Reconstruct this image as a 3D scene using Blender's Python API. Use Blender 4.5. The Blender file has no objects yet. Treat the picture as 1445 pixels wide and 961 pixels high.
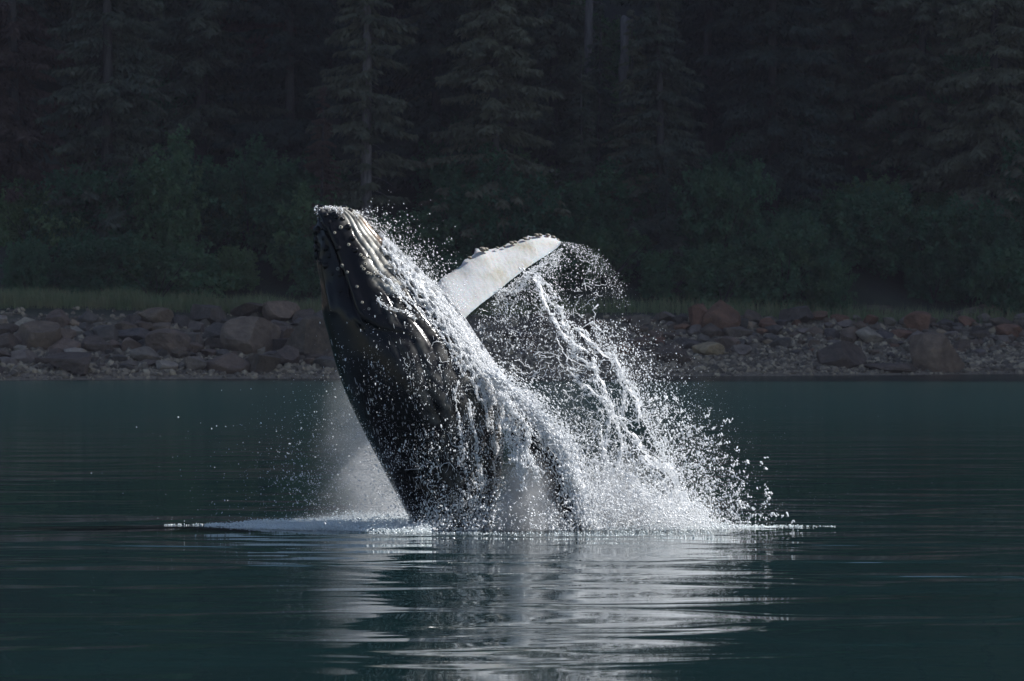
import bpy, bmesh, math, random
import numpy as np
from mathutils import Vector, Matrix, noise as mnoise, kdtree

random.seed(7)
rng = np.random.default_rng(7)
R = math.radians
scene = bpy.context.scene
COL = scene.collection

# ------------------------------------------------------------------ camera, sky, sun, exposure
CAM_H, F_PX, CX, HY = 4.8, 5255.0, 722.5, 430.0        # eye height, focal length in photo pixels, principal column, horizon row
cam_data = bpy.data.cameras.new("camera")
cam = bpy.data.objects.new("camera", cam_data)
COL.objects.link(cam)
cam.location = (0, 0, CAM_H)
cam.rotation_euler = (R(90), 0, 0)
cam_data.sensor_width = 36.0
cam_data.lens = 36.0 * F_PX / 1445.0
cam_data.shift_y = -(480.5 - HY) / 1445.0
cam_data.clip_start, cam_data.clip_end = 0.5, 6000
cam_data.dof.use_dof = True
cam_data.dof.focus_distance = 80.0
cam_data.dof.aperture_fstop = 3.6
scene.camera = cam

SUN_EL, SUN_BEHIND = R(46), R(3)          # elevation; degrees the sun stands beyond the line to the right of the whale
sun_dir = Vector((math.cos(SUN_BEHIND) * math.cos(SUN_EL), math.sin(SUN_BEHIND) * math.cos(SUN_EL), math.sin(SUN_EL)))
world = bpy.data.worlds.new("World")
scene.world = world
world.use_nodes = True
wn = world.node_tree
sky = wn.nodes.new("ShaderNodeTexSky")
sky.sky_type = 'NISHITA'
sky.sun_disc = False
sky.dust_density = 0.6
sky.ozone_density = 2.2
sky.sun_elevation = SUN_EL
sky.sun_rotation = math.atan2(sun_dir.x, sun_dir.y)
wn.links.new(sky.outputs[0], wn.nodes["Background"].inputs[0])
wn.nodes["Background"].inputs[1].default_value = 0.068
sun_data = bpy.data.lights.new("sun", 'SUN')
sun_data.energy = 5.0
sun_data.angle = R(0.5)
sun_data.color = (1.0, 0.975, 0.94)
sun = bpy.data.objects.new("sun", sun_data)
COL.objects.link(sun)
sun.rotation_euler = sun_dir.to_track_quat('Z', 'Y').to_euler()
sun.location = (60, 120, 150)
scene.view_settings.view_transform = 'Standard'
scene.view_settings.look = 'None'
scene.view_settings.exposure = 0.85
scene.view_settings.gamma = 1.0
scene.render.engine = 'CYCLES'
scene.cycles.max_bounces = 10
scene.cycles.diffuse_bounces = 9
scene.cycles.volume_bounces = 1
scene.cycles.volume_step_rate = 0.4
scene.cycles.transparent_max_bounces = 12

# ------------------------------------------------------------------ helpers
def at(px, py, Y):
    """the point at distance Y that stands over photo pixel (px, py)"""
    px, py, Y = np.asarray(px, float), np.asarray(py, float), np.asarray(Y, float)
    px, py, Y = np.broadcast_arrays(px, py, Y)
    return np.stack([(px - CX) * Y / F_PX, Y, CAM_H + (HY - py) * Y / F_PX], -1)

def to_px(P):
    return CX + P[..., 0] * F_PX / P[..., 1], HY + (CAM_H - P[..., 2]) * F_PX / P[..., 1]

def np_mesh(name, V, F, smooth=False):
    V = np.ascontiguousarray(V, np.float32); F = np.ascontiguousarray(F, np.int32)
    me = bpy.data.meshes.new(name)
    n, k = F.shape
    me.vertices.add(len(V)); me.vertices.foreach_set("co", V.ravel())
    me.loops.add(n * k); me.loops.foreach_set("vertex_index", F.ravel())
    me.polygons.add(n)
    me.polygons.foreach_set("loop_start", np.arange(0, n * k, k, dtype=np.int32))
    me.polygons.foreach_set("loop_total", np.full(n, k, np.int32))
    me.polygons.foreach_set("use_smooth", np.full(n, smooth, bool))
    me.update(calc_edges=True)
    return me

def add_attr(me, name, vals):
    a = me.attributes.new(name, 'FLOAT', 'POINT')
    a.data.foreach_set("value", np.ascontiguousarray(vals, np.float32))

def obj(name, me, mat=None, parent=None):
    o = bpy.data.objects.new(name, me)
    COL.objects.link(o)
    if mat and not me.materials:
        me.materials.append(mat)
    if parent:
        o.parent = parent
    return o

def tag(o, label=None, cat=None, group=None, kind=None):
    for k, v in (("label", label), ("category", cat), ("group", group), ("kind", kind)):
        if v:
            o[k] = v
    return o

def thing(name, loc, rz=0.0, label=None, cat=None, group=None):
    o = bpy.data.objects.new(name, None)
    o.empty_display_size = 0.3
    COL.objects.link(o)
    o.location = loc
    o.rotation_euler = (0, 0, rz)
    return tag(o, label, cat, group)

def copy_tree(src):
    c = src.copy(); COL.objects.link(c)
    for ch in list(src.children):
        d = ch.copy(); COL.objects.link(d); d.parent = c
    return c

def vnoise(P, scale=1.0, seed=0.0, octaves=3):
    """cheap smooth pseudo noise from rotated sines, about -1..1"""
    P = np.asarray(P, float) * scale
    out = np.zeros(P.shape[0]); amp = 1.0; tot = 0
    r = np.random.default_rng(int(seed * 13) + 5)
    D = P.shape[1]
    for o in range(octaves):
        s = np.zeros(P.shape[0])
        for k in range(4):
            d = r.normal(size=D); d /= np.linalg.norm(d)
            s += np.sin(P @ d * (1.0 + 0.35 * r.random()) * (2 ** o) * 2 + r.random() * 6.28)
        out += amp * s / 2.6; tot += amp; amp *= 0.55
    return out / tot

def smooth01(a, b, x):
    t = np.clip((np.asarray(x, float) - a) / (b - a), 0, 1)
    return t * t * (3 - 2 * t)

OCT_V = np.array([(1,0,0),(-1,0,0),(0,1,0),(0,-1,0),(0,0,1),(0,0,-1)], float)
OCT_F = np.array([(0,2,4),(2,1,4),(1,3,4),(3,0,4),(2,0,5),(1,2,5),(3,1,5),(0,3,5)])
def ico(sub):
    bm = bmesh.new(); bmesh.ops.create_icosphere(bm, subdivisions=sub, radius=1.0)
    V = np.array([v.co[:] for v in bm.verts]); F = np.array([[v.index for v in f.verts] for f in bm.faces]); bm.free()
    return V, F
ICO1 = ico(1)      # 20 triangles
ICO2 = ico(2)      # 80 triangles
ICO4 = ico(4)

def blobs(P, rad, flow=None, stretch=1.0, base=(OCT_V, OCT_F), rough=0.0):
    """many small drops as arrays: centres, radii, flow direction and stretch along it"""
    bv, bf = base
    N = len(P)
    rad = np.broadcast_to(rad, (N,)); stretch = np.broadcast_to(stretch, (N,))
    # random orientation about each drop
    q = rng.normal(size=(N, 4)); q /= np.linalg.norm(q, axis=1, keepdims=True)
    w, x, y, z = q.T
    M = np.stack([1-2*(y*y+z*z), 2*(x*y-z*w), 2*(x*z+y*w), 2*(x*y+z*w), 1-2*(x*x+z*z), 2*(y*z-x*w),
                  2*(x*z-y*w), 2*(y*z+x*w), 1-2*(x*x+y*y)], -1).reshape(N, 3, 3)
    V = np.einsum('nij,vj->nvi', M, bv)
    if rough:
        V = V * (1 + rough * rng.uniform(-1, 1, size=(N, len(bv), 1)))
    if flow is not None:
        d = np.broadcast_to(flow, (N, 3)) / np.linalg.norm(np.broadcast_to(flow, (N, 3)), axis=1, keepdims=True)
        V = V + ((stretch - 1)[:, None, None]) * np.einsum('nvi,ni->nv', V, d)[:, :, None] * d[:, None, :]
    V = P[:, None, :] + V * rad[:, None, None]
    F = bf[None] + (np.arange(N) * len(bv))[:, None, None]
    return V.reshape(-1, 3), F.reshape(-1, 3)

class Bag:
    def __init__(self): self.V, self.F, self.n = [], [], 0
    def add(self, vf):
        V, F = vf
        self.V.append(V); self.F.append(F + self.n); self.n += len(V)
    def build(self, name, mat, parent=None, smooth=True):
        return obj(name, np_mesh(name, np.concatenate(self.V), np.concatenate(self.F), smooth), mat, parent)

def tube(points, radii, sides=8):
    P = np.asarray(points, float); n = len(P)
    T = np.gradient(P, axis=0); T /= np.linalg.norm(T, axis=1, keepdims=True) + 1e-9
    ref = np.where(np.abs(T[:, 2:3]) > 0.9, np.array([[1., 0, 0]]), np.array([[0, 0, 1.]]))
    A = np.cross(T, ref); A /= np.linalg.norm(A, axis=1, keepdims=True) + 1e-9
    B = np.cross(T, A)
    ang = np.linspace(0, 2 * np.pi, sides, endpoint=False)
    V = P[:, None] + np.asarray(radii)[:, None, None] * (np.cos(ang)[None, :, None] * A[:, None] + np.sin(ang)[None, :, None] * B[:, None])
    F = []
    for i in range(n - 1):
        for j in range(sides):
            k = (j + 1) % sides
            F.append((i*sides+j, i*sides+k, (i+1)*sides+k)); F.append((i*sides+j, (i+1)*sides+k, (i+1)*sides+j))
    return V.reshape(-1, 3), np.array(F)

# ------------------------------------------------------------------ materials
def new_mat(name):
    m = bpy.data.materials.new(name); m.use_nodes = True
    nt = m.node_tree
    return m, nt, nt.nodes["Principled BSDF"], nt.nodes["Material Output"]

def node(nt, kind, **kw):
    n = nt.nodes.new(kind)
    for k, v in kw.items():
        if k.startswith("i_"):
            key = k[2:]
            n.inputs[int(key) if key.isdigit() else key].default_value = v
        else:
            setattr(n, k, v)
    return n

def ramp(nt, fac, stops):
    r = nt.nodes.new("ShaderNodeValToRGB")
    e = r.color_ramp.elements
    while len(e) < len(stops): e.new(0.5)
    for el, (p, c) in zip(e, stops):
        el.position = p; el.color = (*c, 1) if len(c) == 3 else c
    nt.links.new(fac, r.inputs[0])
    return r

def noise_tex(nt, scale, detail=3, vec=None, rough=0.55):
    n = node(nt, "ShaderNodeTexNoise", i_Scale=scale, i_Detail=detail, i_Roughness=rough)
    if vec is not None: nt.links.new(vec, n.inputs["Vector"])
    return n

def world_pos(nt):
    return nt.nodes.new("ShaderNodeNewGeometry").outputs["Position"]

def bump_into(nt, bsdf, height, strength, dist):
    b = node(nt, "ShaderNodeBump", i_Strength=strength, i_Distance=dist)
    nt.links.new(height, b.inputs["Height"]); nt.links.new(b.outputs[0], bsdf.inputs["Normal"])
    return b

def foliage_mat(name, stops, rough=0.7, trans=0.25):
    m, nt, b, out = new_mat(name)
    oi = nt.nodes.new("ShaderNodeObjectInfo")
    n1 = noise_tex(nt, 0.55, 3, world_pos(nt))
    add = node(nt, "ShaderNodeMath", operation='MULTIPLY_ADD', i_1=0.55, i_2=-0.10)
    nt.links.new(oi.outputs["Random"], add.inputs[0])
    s = node(nt, "ShaderNodeMath", operation='ADD')
    mul = node(nt, "ShaderNodeMath", operation='MULTIPLY', i_1=0.75)
    nt.links.new(n1.outputs[0], mul.inputs[0])
    nt.links.new(add.outputs[0], s.inputs[0]); nt.links.new(mul.outputs[0], s.inputs[1])
    r = ramp(nt, s.outputs[0], stops)
    b.inputs["Roughness"].default_value = rough
    b.inputs["Specular IOR Level"].default_value = 0.25
    nt.links.new(r.outputs[0], b.inputs["Base Color"])
    tr = node(nt, "ShaderNodeBsdfTranslucent"); nt.links.new(r.outputs[0], tr.inputs[0])
    mx = node(nt, "ShaderNodeMixShader", i_0=trans)
    nt.links.new(b.outputs[0], mx.inputs[1]); nt.links.new(tr.outputs[0], mx.inputs[2])
    nt.links.new(mx.outputs[0], out.inputs[0])
    return m

M_SPRUCE = foliage_mat("spruce_needles", [(0.2, (0.030, 0.044, 0.036)), (0.5, (0.070, 0.084, 0.060)), (0.85, (0.150, 0.150, 0.095))])
M_SPRUCE_BROWN = foliage_mat("browned_needles", [(0.2, (0.060, 0.038, 0.032)), (0.5, (0.090, 0.060, 0.046)), (0.85, (0.11, 0.085, 0.055))])
M_ALDER = foliage_mat("alder_leaves", [(0.2, (0.050, 0.115, 0.066)), (0.5, (0.082, 0.165, 0.088)), (0.85, (0.150, 0.225, 0.100))], trans=0.45)
M_GRASS = foliage_mat("beach_grass", [(0.15, (0.07, 0.15, 0.07)), (0.5, (0.13, 0.19, 0.09)), (0.85, (0.28, 0.25, 0.14))])

def bark_mat(name, c0, c1):
    m, nt, b, out = new_mat(name)
    tc = nt.nodes.new("ShaderNodeTexCoord")
    mp = node(nt, "ShaderNodeMapping", i_Scale=(3, 3, 0.5)); nt.links.new(tc.outputs["Object"], mp.inputs[0])
    n = noise_tex(nt, 2.0, 6, mp.outputs[0], 0.7)
    r = ramp(nt, n.outputs[0], [(0.3, c0), (0.7, c1)])
    nt.links.new(r.outputs[0], b.inputs["Base Color"]); b.inputs["Roughness"].default_value = 0.9
    bump_into(nt, b, n.outputs[0], 0.8, 0.06)
    return m
M_BARK = bark_mat("spruce_bark", (0.028, 0.024, 0.023), (0.075, 0.066, 0.06))
M_GREYBARK = bark_mat("grey_bark", (0.06, 0.055, 0.055), (0.20, 0.18, 0.17))
M_DEADWOOD = bark_mat("weathered_deadwood", (0.07, 0.066, 0.066), (0.19, 0.175, 0.17))

def rock_mat():
    m, nt, b, out = new_mat("shore_rock")
    oi = nt.nodes.new("ShaderNodeObjectInfo")
    pos = world_pos(nt)
    n1 = noise_tex(nt, 1.3, 7, pos, 0.65)
    n2 = noise_tex(nt, 9.0, 4, pos, 0.7)
    r1 = ramp(nt, n1.outputs[0], [(0.3, (0.45, 0.43, 0.43)), (0.55, (0.95, 0.93, 0.92)), (0.75, (1.5, 1.42, 1.35))])
    mx = node(nt, "ShaderNodeMix", data_type='RGBA', blend_type='MULTIPLY'); mx.inputs[0].default_value = 1
    nt.links.new(oi.outputs["Color"], mx.inputs["A"]); nt.links.new(r1.outputs[0], mx.inputs["B"])
    # pale barnacle and lichen flecks
    r2 = ramp(nt, n2.outputs[0], [(0.60, (0, 0, 0)), (0.74, (0.55, 0.55, 0.55))])
    mx2 = node(nt, "ShaderNodeMix", data_type='RGBA')
    nt.links.new(r2.outputs[0], mx2.inputs[0]); nt.links.new(mx.outputs["Result"], mx2.inputs["A"])
    mx2.inputs["B"].default_value = (0.36, 0.33, 0.28, 1)
    nt.links.new(mx2.outputs["Result"], b.inputs["Base Color"])
    b.inputs["Roughness"].default_value = 0.75
    bump_into(nt, b, n1.outputs[0], 0.9, 0.25)
    return m
M_ROCK = rock_mat()

def cobble_mat():
    m, nt, b, out = new_mat("beach_cobble")
    pos = world_pos(nt)
    n1 = noise_tex(nt, 1.7, 5, pos, 0.8)
    n2 = node(nt, "ShaderNodeTexVoronoi", i_Scale=2.6); nt.links.new(pos, n2.inputs["Vector"])
    bw = node(nt, "ShaderNodeSeparateColor"); nt.links.new(n2.outputs["Color"], bw.inputs[0])
    r = ramp(nt, bw.outputs[0], [(0.0, (0.065, 0.051, 0.037)), (0.45, (0.13, 0.103, 0.074)), (0.75, (0.24, 0.19, 0.13)), (1.0, (0.38, 0.31, 0.21))])
    nt.links.new(r.outputs[0], b.inputs["Base Color"]); b.inputs["Roughness"].default_value = 0.7
    return m
M_COBBLE = cobble_mat()

def ground_mat():
    m, nt, b, out = new_mat("shore_ground")
    pos = world_pos(nt)
    sx = nt.nodes.new("ShaderNodeSeparateXYZ"); nt.links.new(pos, sx.inputs[0])
    n1 = noise_tex(nt, 3.0, 8, pos, 0.75)
    grav = ramp(nt, n1.outputs[0], [(0.3, (0.075, 0.058, 0.041)), (0.52, (0.17, 0.135, 0.095)), (0.7, (0.38, 0.32, 0.225))])
    n2 = noise_tex(nt, 0.6, 6, pos, 0.7)
    duff = ramp(nt, n2.outputs[0], [(0.3, (0.012, 0.014, 0.010)), (0.6, (0.026, 0.034, 0.018)), (0.8, (0.04, 0.05, 0.022))])
    mr = node(nt, "ShaderNodeMapRange"); mr.inputs["From Min"].default_value = 3.2; mr.inputs["From Max"].default_value = 4.3
    nt.links.new(sx.outputs["Z"], mr.inputs["Value"])
    mx = node(nt, "ShaderNodeMix", data_type='RGBA')
    nt.links.new(mr.outputs[0], mx.inputs[0]); nt.links.new(grav.outputs[0], mx.inputs["A"]); nt.links.new(duff.outputs[0], mx.inputs["B"])
    nt.links.new(mx.outputs["Result"], b.inputs["Base Color"]); b.inputs["Roughness"].default_value = 0.85
    bump_into(nt, b, n1.outputs[0], 1.0, 0.12)
    return m
M_GROUND = ground_mat()

def water_mat():
    m, nt, b, out = new_mat("sea_water")
    b.inputs["Base Color"].default_value = (0.0036, 0.0146, 0.0158, 1)
    b.inputs["IOR"].default_value = 1.333
    pos = world_pos(nt)
    sy = nt.nodes.new("ShaderNodeSeparateXYZ"); nt.links.new(pos, sy.inputs[0])
    mr = node(nt, "ShaderNodeMapRange", interpolation_type='SMOOTHSTEP')          # calm slick near the whale, breeze-ruffled towards the shore
    for k_, v_ in (("From Min", 84), ("From Max", 190), ("To Min", 0.035), ("To Max", 0.20)): mr.inputs[k_].default_value = v_
    nt.links.new(sy.outputs["Y"], mr.inputs["Value"]); nt.links.new(mr.outputs[0], b.inputs["Roughness"])
    mp = node(nt, "ShaderNodeMapping", i_Scale=(0.5, 1.0, 1.0)); nt.links.new(pos, mp.inputs[0])
    a = noise_tex(nt, 0.40, 2, mp.outputs[0], 0.40)
    c = noise_tex(nt, 1.3, 2, mp.outputs[0], 0.5)
    a.inputs['Distortion'].default_value = 0.9
    mul = node(nt, "ShaderNodeMath", operation='MULTIPLY', i_1=0.07); nt.links.new(c.outputs[0], mul.inputs[0])
    s = node(nt, "ShaderNodeMath", operation='ADD'); nt.links.new(a.outputs[0], s.inputs[0]); nt.links.new(mul.outputs[0], s.inputs[1])
    patch_n = noise_tex(nt, 0.09, 2, mp.outputs[0], .5)                     # calmer and livelier patches
    pm = node(nt, "ShaderNodeMapRange"); pm.inputs["From Min"].default_value = .35; pm.inputs["From Max"].default_value = .65; pm.inputs["To Min"].default_value = .5; pm.inputs["To Max"].default_value = 1.3
    nt.links.new(patch_n.outputs[0], pm.inputs["Value"])
    hm = node(nt, "ShaderNodeMath", operation='MULTIPLY'); nt.links.new(s.outputs[0], hm.inputs[0]); nt.links.new(pm.outputs[0], hm.inputs[1])
    dv = node(nt, "ShaderNodeVectorMath", operation='DISTANCE'); dv.inputs[1].default_value = (0.5, 70, 0); nt.links.new(pos, dv.inputs[0])
    rd = node(nt, "ShaderNodeMapRange", interpolation_type='SMOOTHSTEP')               # the breach sends ripples out; they die away
    for k_, v_ in (("From Min", 4), ("From Max", 26), ("To Min", 1.15), ("To Max", 0.32)): rd.inputs[k_].default_value = v_
    nt.links.new(dv.outputs["Value"], rd.inputs["Value"])
    h2 = node(nt, "ShaderNodeMath", operation='MULTIPLY'); nt.links.new(hm.outputs[0], h2.inputs[0]); nt.links.new(rd.outputs[0], h2.inputs[1])
    bump_into(nt, b, h2.outputs[0], 1.0, 0.18)
    return m
M_WATER = water_mat()

def spray_mat(name, albedo, trans):
    m, nt, b, out = new_mat(name)
    d = node(nt, "ShaderNodeBsdfDiffuse"); d.inputs[0].default_value = (*albedo, 1)
    t = node(nt, "ShaderNodeBsdfTranslucent"); t.inputs[0].default_value = (*albedo, 1)
    g = node(nt, "ShaderNodeBsdfGlossy"); g.inputs["Roughness"].default_value = 0.15
    mx = node(nt, "ShaderNodeMixShader", i_0=trans); nt.links.new(d.outputs[0], mx.inputs[1]); nt.links.new(t.outputs[0], mx.inputs[2])
    mg = node(nt, "ShaderNodeMixShader", i_0=0.06); nt.links.new(mx.outputs[0], mg.inputs[1]); nt.links.new(g.outputs[0], mg.inputs[2])
    nt.links.new(mg.outputs[0], out.inputs[0])
    return m
M_SPRAY = spray_mat("white_spray", (0.92, 0.93, 0.94), 0.5)
M_FOAM = spray_mat("sea_foam", (0.86, 0.91, 0.92), 0.3)

# ------------------------------------------------------------------ setting: water, shore, forested hillside
def shore_y(x):
    x = np.asarray(x, float)
    return 246.5 + 0.30 * np.clip(x, -60, 60) + 0.5 * np.sin(x * 0.23) + 0.35 * np.sin(x * 0.61 + 1)

def ground_z(x, y):
    x = np.asarray(x, float); y = np.asarray(y, float)
    d = y - shore_y(x)
    top = 4.1 + 0.25 * np.sin(x * 0.15) - 0.012 * np.clip(x, -40, 40)
    beach = np.where(d < 0, d * 0.25, np.clip(d, 0, 20) / 20)
    z = np.where(d < 0, np.clip(beach, -2.2, 0), top * (0.62 * beach + 0.38 * beach ** 2))
    z = z + np.clip(d - 26, 0, 260) * 0.52 + np.clip(d - 60, 0, 200) * 0.12
    w = y - 0.3 * x                                                    # unseen right-hand headland, added to shade this shore; its ridge runs parallel
    z = z + smooth01(140, 290, x) * smooth01(156, 186, w) * np.minimum(500 + 0.8 * np.clip(w - 186, 0, 400), 700)
    z = z + smooth01(28, 60, d) * 1.2 * (np.sin(x * 0.21 + y * 0.1) + np.sin(x * 0.09 - y * 0.17))
    return z

def grid_mesh(name, xs, ys, zf):
    X, Y = np.meshgrid(xs, ys)
    V = np.stack([X, Y, zf(X, Y)], -1).reshape(-1, 3)
    nx, ny = len(xs), len(ys)
    i = (np.arange(ny - 1)[:, None] * nx + np.arange(nx - 1)[None]).ravel()
    return np_mesh(name, V, np.stack([i, i + 1, i + 1 + nx, i + nx], -1), True)

xs = np.concatenate([np.linspace(-900, -70, 30), np.linspace(-66, 66, 265), np.linspace(70, 900, 70)])
ys = np.concatenate([np.linspace(-400, 85, 90), np.linspace(90, 224, 30), np.linspace(227, 290, 160), np.linspace(292, 620, 60)])
tag(obj("shore", grid_mesh("shore", xs, ys, ground_z), M_GROUND), kind='structure')
tag(obj("sea", grid_mesh("sea", np.linspace(-900, 900, 7), np.linspace(-900, 330, 7), lambda X, Y: X * 0), M_WATER), kind='structure')

def drop_to_ground(px, py):
    """where on the shore the view over photo pixel (px, py) lands"""
    Y = np.linspace(232, 300, 2000)
    p = at(px, py, Y)
    hit = np.nonzero(p[:, 2] <= ground_z(p[:, 0], p[:, 1]))[0]
    return p[hit[0]] if len(hit) else p[-1]

# ------------------------------------------------------------------ boulders
def rock_mesh(seed, flat=1.0):
    r = np.random.default_rng(seed)
    V, F = ICO4[0].copy(), ICO4[1]
    for k in range(r.integers(8, 13)):
        n = r.normal(size=3); n /= np.linalg.norm(n)
        d = r.uniform(0.38, 0.78)
        V -= np.clip(V @ n - d, 0, None)[:, None] * n[None]
    V *= (1 + 0.05 * vnoise(V, 2.0, seed, 4))[:, None]
    V += 0.022 * r.normal(size=V.shape) * 0.35
    lo, hi = V.min(0), V.max(0)
    V = (V - (lo + hi) / 2) / ((hi - lo) / 2)              # fits a box of 2 x 2 x 2
    V[:, 2] += 1.0                                           # base at 0
    return np_mesh("boulder", V, F, False)
ROCKS = [rock_mesh(100 + k) for k in range(12)]
for me in ROCKS: me.materials.append(M_ROCK)

TONES = {
    'dark brown': (0.098, 0.071, 0.052), 'brown': (0.150, 0.105, 0.074), 'grey': (0.170, 0.138, 0.112), 'dark grey': (0.092, 0.076, 0.066),
    'pale grey': (0.29, 0.24, 0.19), 'pinkish': (0.165, 0.120, 0.088), 'rust brown': (0.18, 0.092, 0.055), 'tan': (0.32, 0.24, 0.15),
}
def boulder(px, py_base, w, h, tone, label, group=None, shape=None, rot=None, tilt=0.0, deep=0.9):
    p = drop_to_ground(px, py_base)
    s = p[1] / F_PX
    o = bpy.data.objects.new("boulder", ROCKS[shape if shape is not None else random.randrange(len(ROCKS))])
    COL.objects.link(o)
    W, Hh = w * s, h * s
    o.location = (p[0], p[1] + W * 0.3, p[2] - Hh * 0.12)
    o.scale = (W / 2, W / 2 * deep, Hh * 1.1 / 2)
    o.rotation_euler = (0, tilt, rot if rot is not None else random.choice((0, 0.3, -0.3, 3.14, 2.9)))
    c = TONES[tone]; j = random.uniform(0.85, 1.15)
    o.color = (c[0] * j, c[1] * j * random.uniform(.96, 1.03), c[2] * j * random.uniform(.95, 1.05), 1)
    tag(o, label, "boulder", group or "boulders along the shore")
    return o

HEROES = [  # px, base row, width, height, tone, label, tilt, short name for neighbours
    (1318, 524, 88, 58, 'brown', "largest dark boulder at the water's edge, tilted, with a sunlit top", 0.22, "the largest tilted boulder"),
    (1192, 520, 70, 40, 'dark brown', "low triangular dark brown boulder left of the largest tilted boulder", 0.18, "the triangular brown boulder"),
    (1018, 468, 56, 46, 'rust brown', "upright reddish brown rock rising above the bank right of the splash", -0.05, "the upright reddish rock"),
    (982, 466, 32, 40, 'rust brown', "narrow reddish rock leaning against the upright reddish rock", 0.15, None),
    (348, 503, 92, 58, 'pinkish', "big pale faceted boulder midway along the left bank", 0.12, "the big pale faceted boulder"),
    (432, 508, 78, 66, 'dark brown', "broad dark boulder partly hidden behind the whale's left side", -0.10, "the broad boulder beside the whale"),
    (228, 506, 66, 44, 'pinkish', "pinkish striated boulder among grey blocks on the left bank", 0.20, "the pinkish striated boulder"),
    (55, 496, 66, 46, 'brown', "humped brown boulder near the left end of the bank", -0.1, "the humped brown boulder"),
    (183, 484, 66, 24, 'dark grey', "long flat grey slab above the pinkish striated boulder", -0.12, "the long flat slab"),
    (264, 492, 48, 24, 'grey', "squared grey block between the pinkish boulder and the pale one", 0.0, None),
    (98, 528, 72, 32, 'dark brown', "broad low dark slab at the waterline on the left", 0.0, "the broad low slab"),
    (352, 450, 74, 24, 'dark brown', "long dark ridge of rock behind the big pale boulder", 0.05, None),
    (255, 462, 30, 18, 'dark grey', "small dark boulder set in the grass of the left bank", 0.0, None),
    (406, 518, 34, 32, 'dark brown', "cone shaped dark boulder in front of the broad boulder by the whale", 0.0, None),
    (320, 527, 66, 30, 'brown', "weedy brown boulder at the waterline below the pale faceted boulder", 0.05, "the weedy waterline boulder"),
    (368, 528, 56, 30, 'dark brown', "rounded dark waterline boulder right of the weedy brown one", 0.0, None),
    (1002, 504, 46, 22, 'tan', "tan flat topped boulder on the right pebble beach", 0.1, "the tan flat topped boulder"),
    (954, 516, 52, 34, 'dark brown', "dark boulder on the pebbles just right of the falling spray", -0.1, "the dark boulder by the spray"),
    (1296, 468, 40, 30, 'rust brown', "orange brown block behind the largest tilted boulder", 0.0, None),
    (1272, 478, 32, 14, 'rust brown', "thin rusty slab left of the orange brown block", 0.0, None),
    (1368, 450, 52, 18, 'grey', "flat bluish grey slab lying at the foot of the right bushes", 0.0, "the flat bluish slab"),
    (1128, 458, 50, 26, 'dark grey', "dark grey wedge rock under the bushes right of the reddish rock", -0.2, "the dark grey wedge"),
    (1240, 452, 46, 22, 'dark brown', "dark brown rock at the top of the bank above the triangular boulder", 0.0, None),
    (1225, 486, 44, 26, 'pale grey', "pale speckled boulder between the triangular boulder and the largest one", 0.1, None),
    (1264, 525, 86, 13, 'dark brown', "long low dark ledge at the waterline left of the largest boulder", 0.0, None),
    (32, 512, 40, 20, 'grey', "grey block low on the bank at the far left end", 0.0, None),
    (34, 488, 40, 28, 'brown', "brown boulder at the extreme left end behind the grey block", 0.0, None),
    (1040, 480, 46, 20, 'grey', "grey slab below the upright reddish rock", 0.0, None),
    (1425, 478, 40, 22, 'rust brown', "rusty boulder near the right end of the beach", 0.0, "the rusty right end boulder"),
    (135, 500, 48, 28, 'dark brown', "dark knuckle of rock between the humped and the pinkish boulders", 0.0, None),
]
for k, (px, pb, w, h, tone, lab, tilt, short) in enumerate(HEROES):
    boulder(px, pb, w, h, tone, lab, "large boulders along the shore", shape=k % 12, tilt=tilt)

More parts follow.
